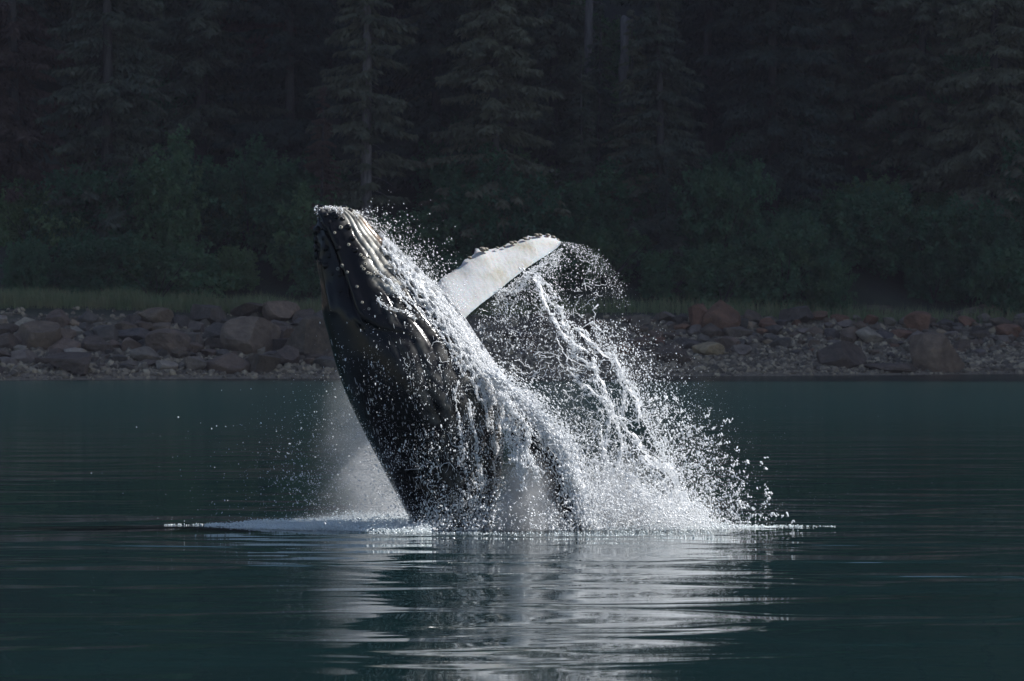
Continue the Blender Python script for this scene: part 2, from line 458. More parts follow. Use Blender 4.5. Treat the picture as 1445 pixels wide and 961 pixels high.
SHORT = [(h[0], h[1] - h[3] / 2, h[7]) for h in HEROES if h[7]]
used = [(h[0], h[1] - h[3] / 2, h[2], h[3]) for h in HEROES]
n_made = 0; tries = 0; used_labels = set()
while n_made < 262 and tries < 16000:
    tries += 1
    px = random.uniform(-12, 1457)
    if 478 < px < 720: continue
    left = px < 600
    py = random.triangular(452, 532 if left else 512, 505 if left else 470) - (px - 250) * 0.004
    f = (py - 448) / 80
    w = random.uniform(13, 30) if random.random() < 0.7 else random.uniform(28, 48)
    if left: w *= 1.2
    else: w *= 0.8 if py > 485 else 1.0
    h = w * random.uniform(0.38, 0.72)
    if any(abs(px - a) < (w + c) * 0.29 and abs(py - h / 2 - b) < (h + d) * 0.24 for a, b, c, d in used): continue
    used.append((px, py - h / 2, w, h))
    tone = random.choice(['dark brown', 'brown', 'grey', 'dark grey', 'dark grey', 'brown'] + (['rust brown', 'grey'] if not left else ['pale grey', 'dark brown']))
    if random.random() < 0.06 and w < 24: tone = 'tan'
    sx, sy, sn = min(SHORT, key=lambda q: math.hypot(q[0] - px, (q[1] - py + h / 2) * 2))
    dx, dy = px - sx, (py - h / 2) - sy
    if abs(dx) > 1.3 * abs(dy): side = "right of" if dx > 0 else "left of"
    else: side = "below" if dy > 0 else "behind"
    dist = "just " if math.hypot(dx, dy) < 45 else ("well " if math.hypot(dx, dy) > 95 else "")
    size = "small" if w < 20 else ("medium" if w < 32 else "sizeable")
    build = "squat" if h / w < 0.5 else "blocky"
    level = "near the waterline" if f > 0.75 else ("low on the bank" if f > .5 else ("midway up the bank" if f > .25 else "at the top of the bank"))
    s2 = min((q for q in SHORT if q[2] != sn), key=lambda q: math.hypot(q[0] - px, (q[1] - py + h / 2) * 2))[2]
    lab = None
    for cand in (f"{size} {build} {tone} boulder {dist}{side} {sn}", f"{size} {build} {tone} boulder {level}, {dist}{side} {sn}", f"{size} {tone} boulder {level} between {sn} and {s2}",
                 f"{size} {build} {tone} boulder {level}, nearer {sn} than {s2}", f"{tone} {build} {size} rock {level} off {sn}"):
        cand = " ".join(cand.split())
        if cand not in used_labels and len(cand.split()) <= 16: lab = cand; break
    if lab is None: continue
    used_labels.add(lab)
    boulder(px, py, w, h, tone, lab, "smaller boulders along the shore", tilt=random.uniform(-.2, .2))
    n_made += 1

# cobbles and pebbles between the boulders: nobody could count them
bag = Bag()
N = 15000
x = rng.uniform(-40, 42, N); d = np.abs(rng.triangular(-0.3, 4.0, 20, N))
y = shore_y(x) + d
rad = rng.uniform(0.07, 0.22, N) * np.where(rng.random(N) < 0.15, 1.9, 1.0) * np.where((d < 1.5), 0.7, 1)
P = np.stack([x, y, ground_z(x, y) + rad * 0.1], -1)
V, F = blobs(P, rad, None, 1.0, ICO1, 0.22)
bag.add((V, F)); 
tag(bag.build("cobbles", M_COBBLE, smooth=False), "pale and dark cobbles strewn between the shore boulders", kind='stuff')

# ------------------------------------------------------------------ grass at the top of the beach
N = 26000
x = np.concatenate([rng.uniform(-42, -11, int(N * .72)), rng.uniform(-11, 42, N - int(N * .72))])
d = 19.3 + 7.5 * rng.random(N) ** 1.2
clump = vnoise(np.stack([x * 1.0, d * 1.0], -1), 0.9, 4)
keep = rng.random(N) < np.clip(0.75 + 0.6 * clump, 0.1, 1); x, d = x[keep], d[keep]; N = len(x)
y = shore_y(x) + d
b0 = np.stack([x, y, ground_z(x, y) - 0.03], -1)
hgt = rng.uniform(0.5, 1.5, N) * (1 + 0.35 * vnoise(np.stack([x, y], -1), 0.5, 9))
az = rng.uniform(0, 6.28, N)
sidev = np.stack([np.cos(az), np.sin(az), 0 * az], -1) * 0.022
lean = np.stack([np.cos(az + 1.3), np.sin(az + 1.3), 0 * az], -1) * (hgt * rng.uniform(0.1, 0.5, N))[:, None]
up = np.stack([0 * az, 0 * az, hgt], -1)
V = np.stack([b0 - sidev, b0 + sidev, b0 + up * .6 + lean * .35 + sidev * .7, b0 + up * .6 + lean * .35 - sidev * .7, b0 + up * .95 + lean], 1)
idx = np.arange(N)[:, None] * 5
F = np.concatenate([idx + np.array([[0, 1, 2]]), idx + np.array([[0, 2, 3]]), idx + np.array([[3, 2, 4]])])
tag(obj("grass", np_mesh("grass", V.reshape(-1, 3), F), M_GRASS), "strip of beach grass between rocks and bushes", kind='stuff')

# ------------------------------------------------------------------ spruces
def kites(p, dvec, length, width, droop=0.12):
    """needle sprays: one bent kite of two triangles each"""
    N = len(p)
    rnd = rng.normal(size=(N, 3)) * 0.55 + np.array([0, 0, 1.0])
    s = np.cross(dvec, rnd); s /= np.linalg.norm(s, axis=1, keepdims=True) + 1e-9
    mid = p + dvec * (length * 0.45)[:, None]
    tip = p + dvec * length[:, None]; tip[:, 2] -= droop * length
    V = np.stack([p, mid + s * width[:, None], tip, mid - s * width[:, None]], 1)
    F = np.arange(N)[:, None] * 4 + np.array([[0, 1, 2, 3]])
    return V.reshape(-1, 3), F

def spruce_crown(seed, H, R0, h0, per_m, droop, gaps=0.0):
    r = np.random.default_rng(seed)
    VV, FF, n = [], [], 0
    nb = int((H - h0) * per_m * 1.7)
    hs = np.sort(h0 + (H - h0) * r.random(nb) ** 1.15)
    for h in hs:
        f = (h - h0) / (H - h0)
        if h > 30 and r.random() < 0.6: continue                # above the frame: thinner
        az = r.uniform(0, 2 * np.pi)
        L = R0 * (1 - f) ** 0.75 * r.uniform(0.5, 1.1) + 0.4
        if r.random() < gaps: L *= 0.35
        dr = droop * r.uniform(0.6, 1.3)
        er = np.array([math.cos(az), math.sin(az), 0]); et = np.array([-math.sin(az), math.cos(az), 0])
        m = max(6, int(L * 4))
        s = np.linspace(0.12, 1, m)
        zz = L * (0.16 * s - dr * s ** 2 + 0.26 * dr * s ** 5)
        wob = 0.05 * L * np.sin(s * 5 + r.random() * 6)
        ax = er * (L * s)[:, None] + et * wob[:, None] + np.array([0, 0, 1.]) * (h + zz)[:, None]
        T = np.gradient(ax, axis=0); T /= np.linalg.norm(T, axis=1, keepdims=True)
        for sg in (-1, 1, 0):
            lt = np.clip(0.42 * L * (1.06 - s), 0.25, 1.5) * r.uniform(0.6, 1.15, m)
            if sg == 0: lt = lt * 0.6
            dv = T * 0.62 + sg * et * 0.75 + np.array([0, 0, -0.30 - (0.5 if sg == 0 else 0)]) + r.normal(size=(m, 3)) * 0.12
            dv /= np.linalg.norm(dv, axis=1, keepdims=True)
            q = 4
            for k in range(q):
                u = (k + r.random(m) * 0.6) / q
                pp = ax + dv * (lt * u)[:, None]; pp[:, 2] -= 0.28 * lt * u ** 2
                side = r.choice((-1, 1), size=m)[:, None]
                d2 = dv + 0.75 * side * np.cross(dv, np.array([0, 0, 1.])) * (0.9 if k < q - 1 else 0.1) + r.normal(size=(m, 3)) * 0.2
                d2[:, 2] -= 0.25
                d2 /= np.linalg.norm(d2, axis=1, keepdims=True)
                ln = r.uniform(0.30, 0.62, m); wd = ln * r.uniform(0.14, 0.25, m)
                V, F = kites(pp, d2, ln, wd)
                VV.append(V); FF.append(F + n); n += len(V)
    return np_mesh("spruce_crown", np.concatenate(VV), np.concatenate(FF))

def trunk_mesh(seed, H, r0, dead=30, top=0.04):
    r = np.random.default_rng(seed)
    b = Bag()
    zs = np.linspace(-0.8, H, 16)
    pts = np.stack([0.10 * np.sin(zs * 0.22 + r.random() * 6), 0.10 * np.sin(zs * 0.17 + r.random() * 6), zs], -1)
    rr = r0 * (1 - 0.9 * np.clip(zs / H, 0, 1)) + top; rr[0] *= 1.5; rr[1] *= 1.1
    b.add(tube(pts, rr, 10))
    for k in range(dead):                                        # bare dead branches
        h = r.uniform(1.5, H * 0.6); az = r.uniform(0, 6.28); L = r.uniform(0.6, 2.6)
        s = np.linspace(0, 1, 5)
        p = np.stack([np.cos(az) * L * s, np.sin(az) * L * s, h + L * (0.1 * s - 0.45 * s ** 2)], -1)
        b.add(tube(p, 0.045 * (1 - 0.8 * s), 4))
    return np_mesh("spruce_trunk", np.concatenate(b.V), np.concatenate(b.F), True)

SPR = []
for k, (H, R0, h0, per, dr, gp) in enumerate([(40, 5.6, 3.0, 4.2, 0.42, .05), (36, 4.8, 2.0, 4.6, 0.50, .1), (44, 6.4, 4.0, 4.0, 0.46, .08), (38, 4.2, 5.0, 3.2, 0.38, .3), (34, 5.6, 1.0, 4.4, 0.52, .0)]):
    crown = spruce_crown(300 + k, H, R0, h0, per, dr, gp)
    crown_b = crown.copy()
    crown.materials.append(M_SPRUCE); crown_b.materials.append(M_SPRUCE_BROWN)
    tr = trunk_mesh(400 + k, H, 0.36 + 0.03 * k); tr.materials.append(M_GREYBARK if k == 3 else M_BARK)
    SPR.append((crown, crown_b, tr))

def spruce(px, Y, kind, label, rz=None, s=1.0, brown=False, group="spruces on the hillside", lift=0.0):
    Y = Y + 0.3 * (px - CX) * Y / F_PX
    x = (px - CX) * Y / F_PX
    t = thing("spruce_tree", (x, Y, float(ground_z(x, Y)) + lift), random.uniform(0, 6.28) if rz is None else rz, label, "spruce tree", group)
    t.scale = (s, s, s)
    obj("trunk", SPR[kind][2], None, t)
    obj("crown", SPR[kind][1 if brown else 0], None, t)
    return t

FRONT = [  # px, Y, kind, scale, brown, label
    (518, 279, 3, 1.0, False, "open spruce with its grey trunk showing behind the whale's head"),
    (410, 288, 0, 1.0, False, "full drooping spruce just left of the one with the exposed trunk"),
    (150, 281, 4, 1.02, False, "broad spruce at the left with layered sweeping branches"),
    (20, 284, 1, 1.05, True, "reddish brown spruce at the left end of the forest"),
    (285, 292, 2, 1.0, False, "shadowy spruce between the broad left spruce and the drooping one"),
    (615, 286, 1, 1.05, False, "slim dark spruce right of the exposed grey trunk"),
    (700, 279, 0, 0.95, False, "dense spruce standing above the raised white flipper"),
    (780, 290, 1, 1.0, False, "dark spruce left of the two bare trunks"),
    (930, 280, 4, 0.80, False, "pointed spruce with spreading skirts right of the bare trunks"),
    (1092, 284, 2, 0.98, False, "wide spruce whose long branches droop in tiers, right of centre"),
    (1000, 293, 0, 1.0, False, "tall spruce behind the pointed one with spreading skirts"),
    (1200, 296, 1, 1.05, False, "shaded spruce between the tiered spruce and the right end"),
    (1300, 290, 0, 1.0, False, "dim spruce second from the right end of the forest"),
    (1405, 283, 2, 1.0, False, "dark heavy spruce at the right end of the forest"),
    (846, 283, 1, 0.52, False, "young spruce in front of the feet of the two bare trunks"),
    (893, 281, 4, 0.56, False, "young dark spruce hiding the foot of the broken pale snag"),
    (820, 281, 4, 0.46, False, "low dense spruce at the foot of the straight bare trunk"),
    (455, 276, 1, 0.42, True, "small browned spruce under the open spruce beside the whale's snout"),
    (940, 276, 4, 0.30, False, "young spruce at the edge of the bushes right of the flipper tip"),
]
for px, Y, k, s, br, lab in FRONT:
    spruce(px, Y, k, lab, s=s, brown=br)
SHORT_T = ["the open grey trunked spruce", "the full drooping spruce", "the broad layered left spruce", "the reddish brown left end spruce", "the shadowy left spruce",
           "the slim dark spruce", "the dense spruce above the flipper", "the spruce left of the bare trunks", "the pointed skirted spruce", "the wide tiered spruce",
           "the tall spruce behind the pointed one", "the shaded right hand spruce", "the dim spruce near the right", "the heavy right end spruce"]
for row, (Y, step, off) in enumerate([(303, 98, 20), (316, 110, 60)]):
    for k in range(16):
        px = -60 + off + k * step + random.uniform(-25, 25)
        if 800 < px < 905: continue
        if px > 1520: continue
        near = min(FRONT[:14], key=lambda q: abs(q[0] - px))
        spruce(px, Y + random.uniform(-4, 4), random.choice((0, 1, 2, 4)), None, s=random.uniform(.9, 1.1), brown=random.random() < 0.2)
        o = [q for q in COL.objects if q.name.startswith("spruce_tree")][-1]
        where = "deep in the shade" if row == 0 else "in the darkest back row"
        dx = px - near[0]
        side = "straight behind" if abs(dx) < 18 else ("right and behind" if dx > 0 else "left and behind")
        o["label"] = f"spruce {where} {side} {SHORT_T[FRONT.index(near)]}"
        o["group"] = "shaded spruces further up the slope"

# bare trunks
def bare_trunk(px, Y, py_foot, py_top, r0, mat, label, broken):
    base = at(px, py_foot, Y); top = at(px, py_top, Y)
    x = float(base[0]); gz = float(ground_z(x, Y))
    t = thing("bare_trunk", (x, Y, gz), 0, label, "dead tree", "bare trunks in the forest")
    H = float(top[2]) - gz
    zs = np.linspace(-0.5, H, 14)
    pts = np.stack([0.12 * np.sin(zs * 0.35) + 0.02 * rng.normal(size=14), 0.1 * np.cos(zs * 0.3), zs], -1)
    rr = r0 * (1.12 - 0.25 * zs / H) * (1 + 0.12 * rng.normal(size=14))
    if broken: rr[-1] = 0.10; pts[-1, 0] -= 0.2; pts[-2, 2] = H * .985
    obj("trunk", np_mesh("bare_trunk", *tube(pts, rr, 12), True), mat, t)
    b = Bag()
    for k in range(7):
        h = H * random.uniform(0.55, 0.96); az = random.choice((0.4, 2.7, 3.3, -0.5)); L = random.uniform(0.5, 1.6)
        s = np.linspace(0, 1, 5)
        b.add(tube(np.stack([np.cos(az) * L * s, np.sin(az) * L * s, h + L * (0.5 * s - 0.7 * s ** 2)], -1), 0.05 * (1 - .8 * s), 5))
    obj("dead_branches", np_mesh("dead_branches", np.concatenate(b.V), np.concatenate(b.F), True), mat, t)
bare_trunk(832, 288, 260, -60, 0.30, M_GREYBARK, "straight bare grey trunk left of the broken pale snag", False)
bare_trunk(883, 286, 260, 22, 0.44, M_DEADWOOD, "broken pale dead snag with a jagged top", True)

# ------------------------------------------------------------------ alder bushes
def bush_mesh(seed, W, H, nclump, per):
    r = np.random.default_rng(seed)
    nl = 7
    la = r.uniform(0, 6.28, nl); lr = W * 0.34 * np.sqrt(r.random(nl))
    lc = np.stack([lr * np.cos(la), lr * np.sin(la), H * r.uniform(0.30, 0.72, nl)], -1)
    lrad = np.stack([W * r.uniform(.16, .27, nl)] * 2 + [H * r.uniform(.22, .36, nl)], -1)
    li = r.integers(0, nl, nclump)
    d = r.normal(size=(nclump, 3)); d[:, 2] += 0.25; d /= np.linalg.norm(d, axis=1, keepdims=True)
    c = lc[li] + d * lrad[li] * (0.55 + 0.55 * r.random((nclump, 1)))
    low = r.random(nclump) < 0.2; c[low, 2] *= 0.35
    c[:, 2] = np.clip(c[:, 2], 0.2, None)
    n = nclump * per
    ax = d + r.normal(size=(nclump, 3)) * .5 + np.array([0, 0, .5]); ax /= np.linalg.norm(ax, axis=1, keepdims=True)   # each clump is a leafy twig
    t = r.random((nclump, per)); L = r.uniform(.5, 1.5, nclump)
    p = (c[:, None] + ax[:, None] * (t * L[:, None])[..., None] + r.normal(size=(nclump, per, 3)) * (.26 * (1.15 - t))[..., None]).reshape(-1, 3)
    p[:, 2] = np.clip(p[:, 2], 0.05, None)
    dv = r.normal(size=(n, 3)) + np.repeat(ax, per, 0) * .5 + np.array([0, 0, -0.3]); dv /= np.linalg.norm(dv, axis=1, keepdims=True)
    ln = r.uniform(0.16, 0.36, n)
    return np_mesh("bush_crown", *kites(p, dv, ln, ln * r.uniform(0.30, 0.42, n), 0.2))
def stems_mesh(seed, W, H):
    r = np.random.default_rng(seed); b = Bag()
    for k in range(9):
        a = r.uniform(0, 6.28); s = np.linspace(0, 1, 7); L = r.uniform(.55, .9)
        p = np.stack([np.cos(a) * W * .36 * s ** 1.4 + .1 * np.sin(s * 6), np.sin(a) * W * .36 * s ** 1.4, H * L * s - .2], -1)
        b.add(tube(p, 0.07 * (1 - .75 * s), 6))
    return np_mesh("bush_stems", np.concatenate(b.V), np.concatenate(b.F), True)
BUSH = []
for k, (W, H) in enumerate([(6.0, 5.5), (7.0, 6.5), (5.0, 4.5), (6.5, 7.5), (8.0, 6.0)]):
    c = bush_mesh(500 + k, W, H, 330, 42); c.materials.append(M_ALDER)
    s = stems_mesh(520 + k, W, H); s.materials.append(M_BARK)
    BUSH.append((c, s))
def bush(px, Y, kind, s, label, slope=False):
    if slope: Y = Y + 0.3 * (px - CX) * Y / F_PX
    x = (px - CX) * Y / F_PX
    t = thing("alder_bush", (x, Y, float(ground_z(x, Y)) - .1), random.uniform(0, 6.28), label, "bush", "alder bushes above the beach")
    t.scale = (s * random.uniform(.85, 1.25), s * random.uniform(.9, 1.2), s * random.uniform(.8, 1.25))
    obj("crown", BUSH[kind][0], None, t); obj("stems", BUSH[kind][1], None, t)
marks = [(30, "at the left end of the bank"), (130, "above the humped brown boulder"), (230, "above the pinkish boulder"), (340, "above the big pale boulder"), (440, "beside the whale's snout"),
         (560, "behind the whale's chin"), (650, "behind the white flipper's root"), (740, "behind the middle of the white flipper"), (840, "just right of the flipper tip"), (930, "above the spray"),
         (1020, "above the upright reddish rock"), (1120, "above the dark grey wedge rock"), (1200, "above the triangular boulder"), (1310, "above the largest tilted boulder"), (1400, "above the rusty right end boulder"), (1460, "at the right end of the bank")]
rows = [("low alder bush in the front row ", 27.5, (2, 0, 1, 4), .6, 1.05), ("leafy alder bush in the middle row ", 31.5, (0, 1, 4, 3), .75, 1.2), ("tall alder bush in the back row ", 37.5, (3, 1, 4), .6, .85)]
for ri, (txt, dd, kinds, s0, s1) in enumerate(rows):
    for mx_, mtxt in marks:
        px = mx_ + random.uniform(-22, 22)
        if ri == 2 and (500 < px < 620 or 880 < px < 960): continue
        x = (px - CX) * 275 / F_PX
        Y = float(shore_y(x)) + dd + random.uniform(-2, 2.4)
        bush(px, Y, random.choice(kinds), random.uniform(s0, s1) * (0.8 if px < 90 else 1.0), txt + mtxt)
for px, Y, s, lab in [(1260, 296, 1.0, "upper alder growing among the spruces at the right, high on the slope"), (1330, 300, 1.1, "upper alder beside the right end spruce, high on the slope"), (1180, 300, 0.9, "upper alder left of the right hand alders, high on the slope"),
                      (860, 297, 0.8, "bright alder at the foot of the broken pale snag"), (250, 297, 1.0, "upper alder between the broad left spruce and the drooping spruce"), (840, 304, 1.0, "alder behind the straight bare grey trunk")]:
    bush(px, Y, 3, s, lab, True)

# ------------------------------------------------------------------ the whale
WY = 80.0
ST = np.array([  # dorsal (left) and ventral (right) outline in photo pixels, from below the water to the snout
    (690, 900, 760, 880), (640, 820, 715, 800), (588, 748, 697, 738), (562, 703, 706, 684), (535, 652, 712, 622), (511, 605, 712, 566), (490, 560, 700, 528),
    (474, 515, 679, 494), (464, 477, 655, 461), (455, 443, 630, 430), (453, 420, 610, 406), (452, 400, 592, 388), (448, 378, 571, 370), (445, 356, 551, 350),
    (442.5, 336, 533, 331), (442.5, 320, 519, 314), (444.5, 307, 507, 302), (449, 299, 500, 296.5), (456, 294.5, 493, 293.5), (464, 292.5, 484, 292.5), (473, 292, 475, 292)], float)
NT, NA = 300, 240
kk = np.arange(len(ST)); tt = np.linspace(0, len(ST) - 1, NT)
def crom(col):
    out = np.empty(NT)
    for i, t in enumerate(tt):
        j = min(int(t), len(ST) - 2); u = t - j
        p0, p1, p2, p3 = (ST[max(j-1, 0), col], ST[j, col], ST[j+1, col], ST[min(j+2, len(ST)-1), col])
        out[i] = 0.5 * (2*p1 + (p2-p0)*u + (2*p0-5*p1+4*p2-p3)*u*u + (3*p1-p0-3*p2+p3)*u**3)
    return out
Lx, Ly, Rx, Ry = (crom(c) for c in range(4))
cen = np.stack([(Lx+Rx)/2, (Ly+Ry)/2], -1)
half = np.stack([(Rx-Lx)/2, (Ry-Ly)/2], -1)
alen = np.linalg.norm(half, axis=1)
depth = alen * np.interp(tt, [0, 4, 8, 11, 15, 20], [0.95, 0.95, 0.92, 0.90, 0.95, 1.0])
th = np.linspace(0, 2*np.pi, NA, endpoint=False)               # 0 = ventral side, pi = back, 3/2 pi = side towards the viewer
ca, sa = np.cos(th), np.sin(th)
PX = cen[:, None, 0] + half[:, None, 0] * ca[None]
PY = cen[:, None, 1] + half[:, None, 1] * ca[None]
head = smooth01(9, 14, tt)[:, None]
# the snout is flatter on the back side than under the chin
wid = 1 - 0.28 * head * np.clip(-ca[None], 0, 1) ** 1.2
DY = depth[:, None] * sa[None] * wid
k_px = WY / F_PX
X = (PX - CX) * k_px; Z = CAM_H + (HY - PY) * k_px; Yb = WY + DY * k_px + 0.1
BP = np.stack([X, Yb, Z], -1)                                  # NT, NA, 3
def grid_normals(P):
    du = np.gradient(P, axis=0)
    Pp = np.concatenate([P[:, -1:], P, P[:, :1]], 1); dv = (Pp[:, 2:] - Pp[:, :-2]) / 2
    n = np.cross(dv, du); n /= np.linalg.norm(n, axis=2, keepdims=True) + 1e-12
    c = P.mean(1, keepdims=True)
    n *= np.where((n * (P - c)).sum(2, keepdims=True) < 0, -1, 1)
    return n
BN = grid_normals(BP)
def poly_dist(px, py, poly):
    best = np.full(px.shape, 1e9); sgn = np.zeros(px.shape); along = np.zeros(px.shape)
    for i in range(len(poly) - 1):
        a = np.array(poly[i], float); b = np.array(poly[i+1], float); ab = b - a
        t = np.clip(((px - a[0]) * ab[0] + (py - a[1]) * ab[1]) / (ab @ ab), 0, 1)
        d = np.hypot(px - a[0] - t * ab[0], py - a[1] - t * ab[1])
        cr = ab[0] * (py - a[1]) - ab[1] * (px - a[0])
        m = d < best
        best = np.where(m, d, best); sgn = np.where(m, np.sign(cr), sgn); along = np.where(m, (i + t) / (len(poly) - 1), along)
    return best, sgn, along
MOUTH = [(446, 303), (452, 312), (460, 324), (473, 350), (486, 386), (496, 414), (503, 436), (515, 453), (536, 464), (572, 470)]
dm, sm_, al = poly_dist(PX, PY, MOUTH)
disp = np.zeros((NT, NA))
fade = 1 - 0.85 * smooth01(0.55, 0.95, al)
disp -= 0.085 * np.exp(-(dm / 2.4) ** 2) * fade                                     # the mouth slit
lower = sm_ < 0                                                                       # to the ventral side of the slit
disp += np.where(lower, 0.075 * np.exp(-((dm - 7) / 7) ** 2), 0.0) * fade            # swollen lower lip
disp += np.where(~lower, -0.055 * np.exp(-((dm - 5) / 9) ** 2), 0.0) * fade
d2, s2, a2 = poly_dist(PX, PY, [(462, 318), (455, 360), (462, 400), (470, 440)])     # ridge beside the blowhole
disp += 0.045 * np.exp(-(d2 / 5) ** 2)
d3, _, _ = poly_dist(PX, PY, [(508, 447), (512, 452)])
disp += 0.05 * np.exp(-(d3 / 8) ** 2)                                                # brow over the eye
# throat pleats: long grooves from the chin to the belly
angv = np.minimum(th, 2*np.pi - th)[None] * np.ones((NT, 1))                         # 0 ventral line ... pi back
tcol = tt[:, None] * np.ones((1, NA))
wob = 0.05 * np.sin(tcol * 0.9) + 0.03 * np.sin(tcol * 2.3 + angv * 3)
ph = (angv + wob) / 0.118
groove = np.abs(np.sin(ph * np.pi / 2)) ** 0.55                                       # ridges rounded, grooves narrow
pl_mask = smooth01(1.42, 1.15, angv - 0.38 * smooth01(13, 8, tcol)) * smooth01(18.8, 17.4, tcol)
pl_mask *= smooth01(6, 16, dm) 
disp -= (1 - groove) * 0.060 * pl_mask
disp += 0.004 * vnoise(BP.reshape(-1, 3), 1.6, 3, 4).reshape(NT, NA)
BPd = BP + BN * disp[..., None]
BNd = grid_normals(BPd)
# pigment of the skin: pale ridges on the chin and throat, rusty fringe along the chin, pale scars
d4, _, a4 = poly_dist(PX, PY, [(498, 300), (516, 328), (532, 356), (548, 386), (566, 412)])
nz = vnoise(np.stack([PX.ravel() * 0.09, PY.ravel() * 0.09], -1), 1.0, 21, 4).reshape(NT, NA)
pale = np.exp(-(d4 / (13 - 6 * a4)) ** 2) * (0.35 + 0.65 * groove) * np.clip(0.75 + 0.7 * nz, 0, 1.2) * (1 - 0.35 * a4)
d5, _, _ = poly_dist(PX, PY, [(524, 372), (536, 392), (550, 405)])
pale += 0.55 * np.exp(-(d5 / 8) ** 2) * np.clip(0.6 + nz, 0, 1)
pale += 0.16 * pl_mask * groove * np.clip(0.4 + nz, 0, 1)
tipm = np.exp(-(((PY - 293) / 5) ** 2)) * np.clip(0.5 + 1.2 * vnoise(np.stack([PX.ravel() * .5, PY.ravel() * .5], -1), 1.0, 5).reshape(NT, NA), 0, 1)
pale += 0.8 * tipm
d6, _, _ = poly_dist(PX, PY, [(508, 306), (522, 320), (536, 336), (550, 352)])
rust = np.exp(-(d6 / 3.2) ** 2) * np.clip(0.35 + 1.3 * nz, 0, .9)
V = BPd.reshape(-1, 3)
i = np.arange(NT - 1)[:, None] * NA + np.arange(NA)[None]
j = np.arange(NT - 1)[:, None] * NA + (np.arange(NA)[None] + 1) % NA
F = np.stack([i.ravel(), j.ravel(), (j + NA).ravel(), (i + NA).ravel()], -1)
body_me = np_mesh("whale_body", V, F, True)
add_attr(body_me, "pale", np.clip(pale, 0, 1).ravel())
add_attr(body_me, "rust", np.clip(rust, 0, 1).ravel())

def skin_mat():
    m, nt, b, out = new_mat("wet_whale_skin")
    a = node(nt, "ShaderNodeAttribute", attribute_name="pale"); ar = node(nt, "ShaderNodeAttribute", attribute_name="rust")
    pos = world_pos(nt)
    n1 = noise_tex(nt, 5.0, 6, pos, 0.7)
    dark = ramp(nt, n1.outputs[0], [(0.35, (0.0025, 0.0025, 0.003)), (0.65, (0.005, 0.005, 0.006)), (0.8, (0.014, 0.014, 0.016))])
    pal = ramp(nt, n1.outputs[0], [(0.3, (0.30, 0.28, 0.24)), (0.6, (0.62, 0.60, 0.54)), (0.8, (0.74, 0.70, 0.58))])
    mx = node(nt, "ShaderNodeMix", data_type='RGBA')
    nt.links.new(a.outputs["Fac"], mx.inputs[0]); nt.links.new(dark.outputs[0], mx.inputs["A"]); nt.links.new(pal.outputs[0], mx.inputs["B"])
    mx2 = node(nt, "ShaderNodeMix", data_type='RGBA'); mx2.inputs["B"].default_value = (0.22, 0.125, 0.07, 1)
    nt.links.new(ar.outputs["Fac"], mx2.inputs[0]); nt.links.new(mx.outputs["Result"], mx2.inputs["A"])
    nt.links.new(mx2.outputs["Result"], b.inputs["Base Color"])
    n2 = noise_tex(nt, 14.0, 3, pos, 0.6)
    rr = ramp(nt, n2.outputs[0], [(0.3, (0.09,) * 3), (0.7, (0.22,) * 3)])
    nt.links.new(rr.outputs[0], b.inputs["Roughness"])
    b.inputs["IOR"].default_value = 1.33
    b.inputs['Specular IOR Level'].default_value = 0.4
    bump_into(nt, b, n2.outputs[0], 0.2, 0.02)
    return m
M_SKIN = skin_mat()

whale = thing("humpback_whale", (-1.2, WY, 0), 0, "breaching humpback whale rising from the sea, streaming with water", "whale")
bpy.context.view_layer.update()
def whale_part(name, me, mat, parent=whale):
    o = obj(name, me, mat, parent)
    if parent is whale: o.matrix_parent_inverse = whale.matrix_world.inverted()
    return o
body = whale_part("body", body_me, M_SKIN)

# surface lookup on the side of the body that faces the viewer
kd_pts, kd_pos, kd_nrm = [], [], []
for it in range(NT):
    for ia in range(0, NA):
        if sa[ia] <= 0.06:
            kd_pts.append((PX[it, ia], PY[it, ia])); kd_pos.append(BPd[it, ia]); kd_nrm.append(BNd[it, ia])
kd = kdtree.KDTree(len(kd_pts))
for q, p in enumerate(kd_pts): kd.insert((p[0], p[1], 0), q)
kd.balance()
kd_pos = np.array(kd_pos); kd_nrm = np.array(kd_nrm)
def on_body(px, py):
    out = np.empty((np.size(px), 6))
    for q, (a, b) in enumerate(zip(np.ravel(px), np.ravel(py))):
        near = kd.find_n((float(a), float(b), 0), 4)
        ids = [n[1] for n in near]; w = np.array([1 / (n[2] ** 2 + .02) for n in near]); w /= w.sum()
        out[q, :3] = w @ kd_pos[ids]; out[q, 3:] = w @ kd_nrm[ids]
        out[q, 0] += np.clip(float(a) - near[0][0][0], -2, 2) * k_px * .6; out[q, 2] -= np.clip(float(b) - near[0][0][1], -2, 2) * k_px * .6
    return out[:, :3], out[:, 3:] / (np.linalg.norm(out[:, 3:], axis=1, keepdims=True) + 1e-9)

# tubercles and barnacles
def zoomxy(lst): return [(420 + a / 3.6125, 270 + b / 3.6125) for a, b in lst]
TUB = zoomxy([(105,105),(150,125),(190,118),(235,140),(262,185),(285,240),(222,295),(160,330),(145,290),(92,200),(92,250),(96,290),(100,330),(215,425),(222,505),(258,525),(120,180),(130,240),(118,300),(150,200),(172,160),(205,130),(300,300),(180,420),(150,380),(128,360),(240,80),(270,95),(125,85)])
BAR = zoomxy([(225,186),(200,216),(267,274),(327,328),(343,342),(372,337),(350,374),(334,384),(346,398),(244,383),(204,396),(269,415),(365,419),(380,424),(397,425),(313,491),(470,521),(342,568),(373,599)]) + [(627, 613)]
tv, tf = ICO2
tub_me = np_mesh("tubercle", tv * np.array([1, 1, 0.75]), tf, True); tub_me.materials.append(M_SKIN)
prof = [(1.0, -0.1), (0.92, 0.35), (0.70, 0.72), (0.50, 0.80), (0.40, 0.62), (0.30, 0.25), (0.0, 0.2)]
bv, bf = [], []
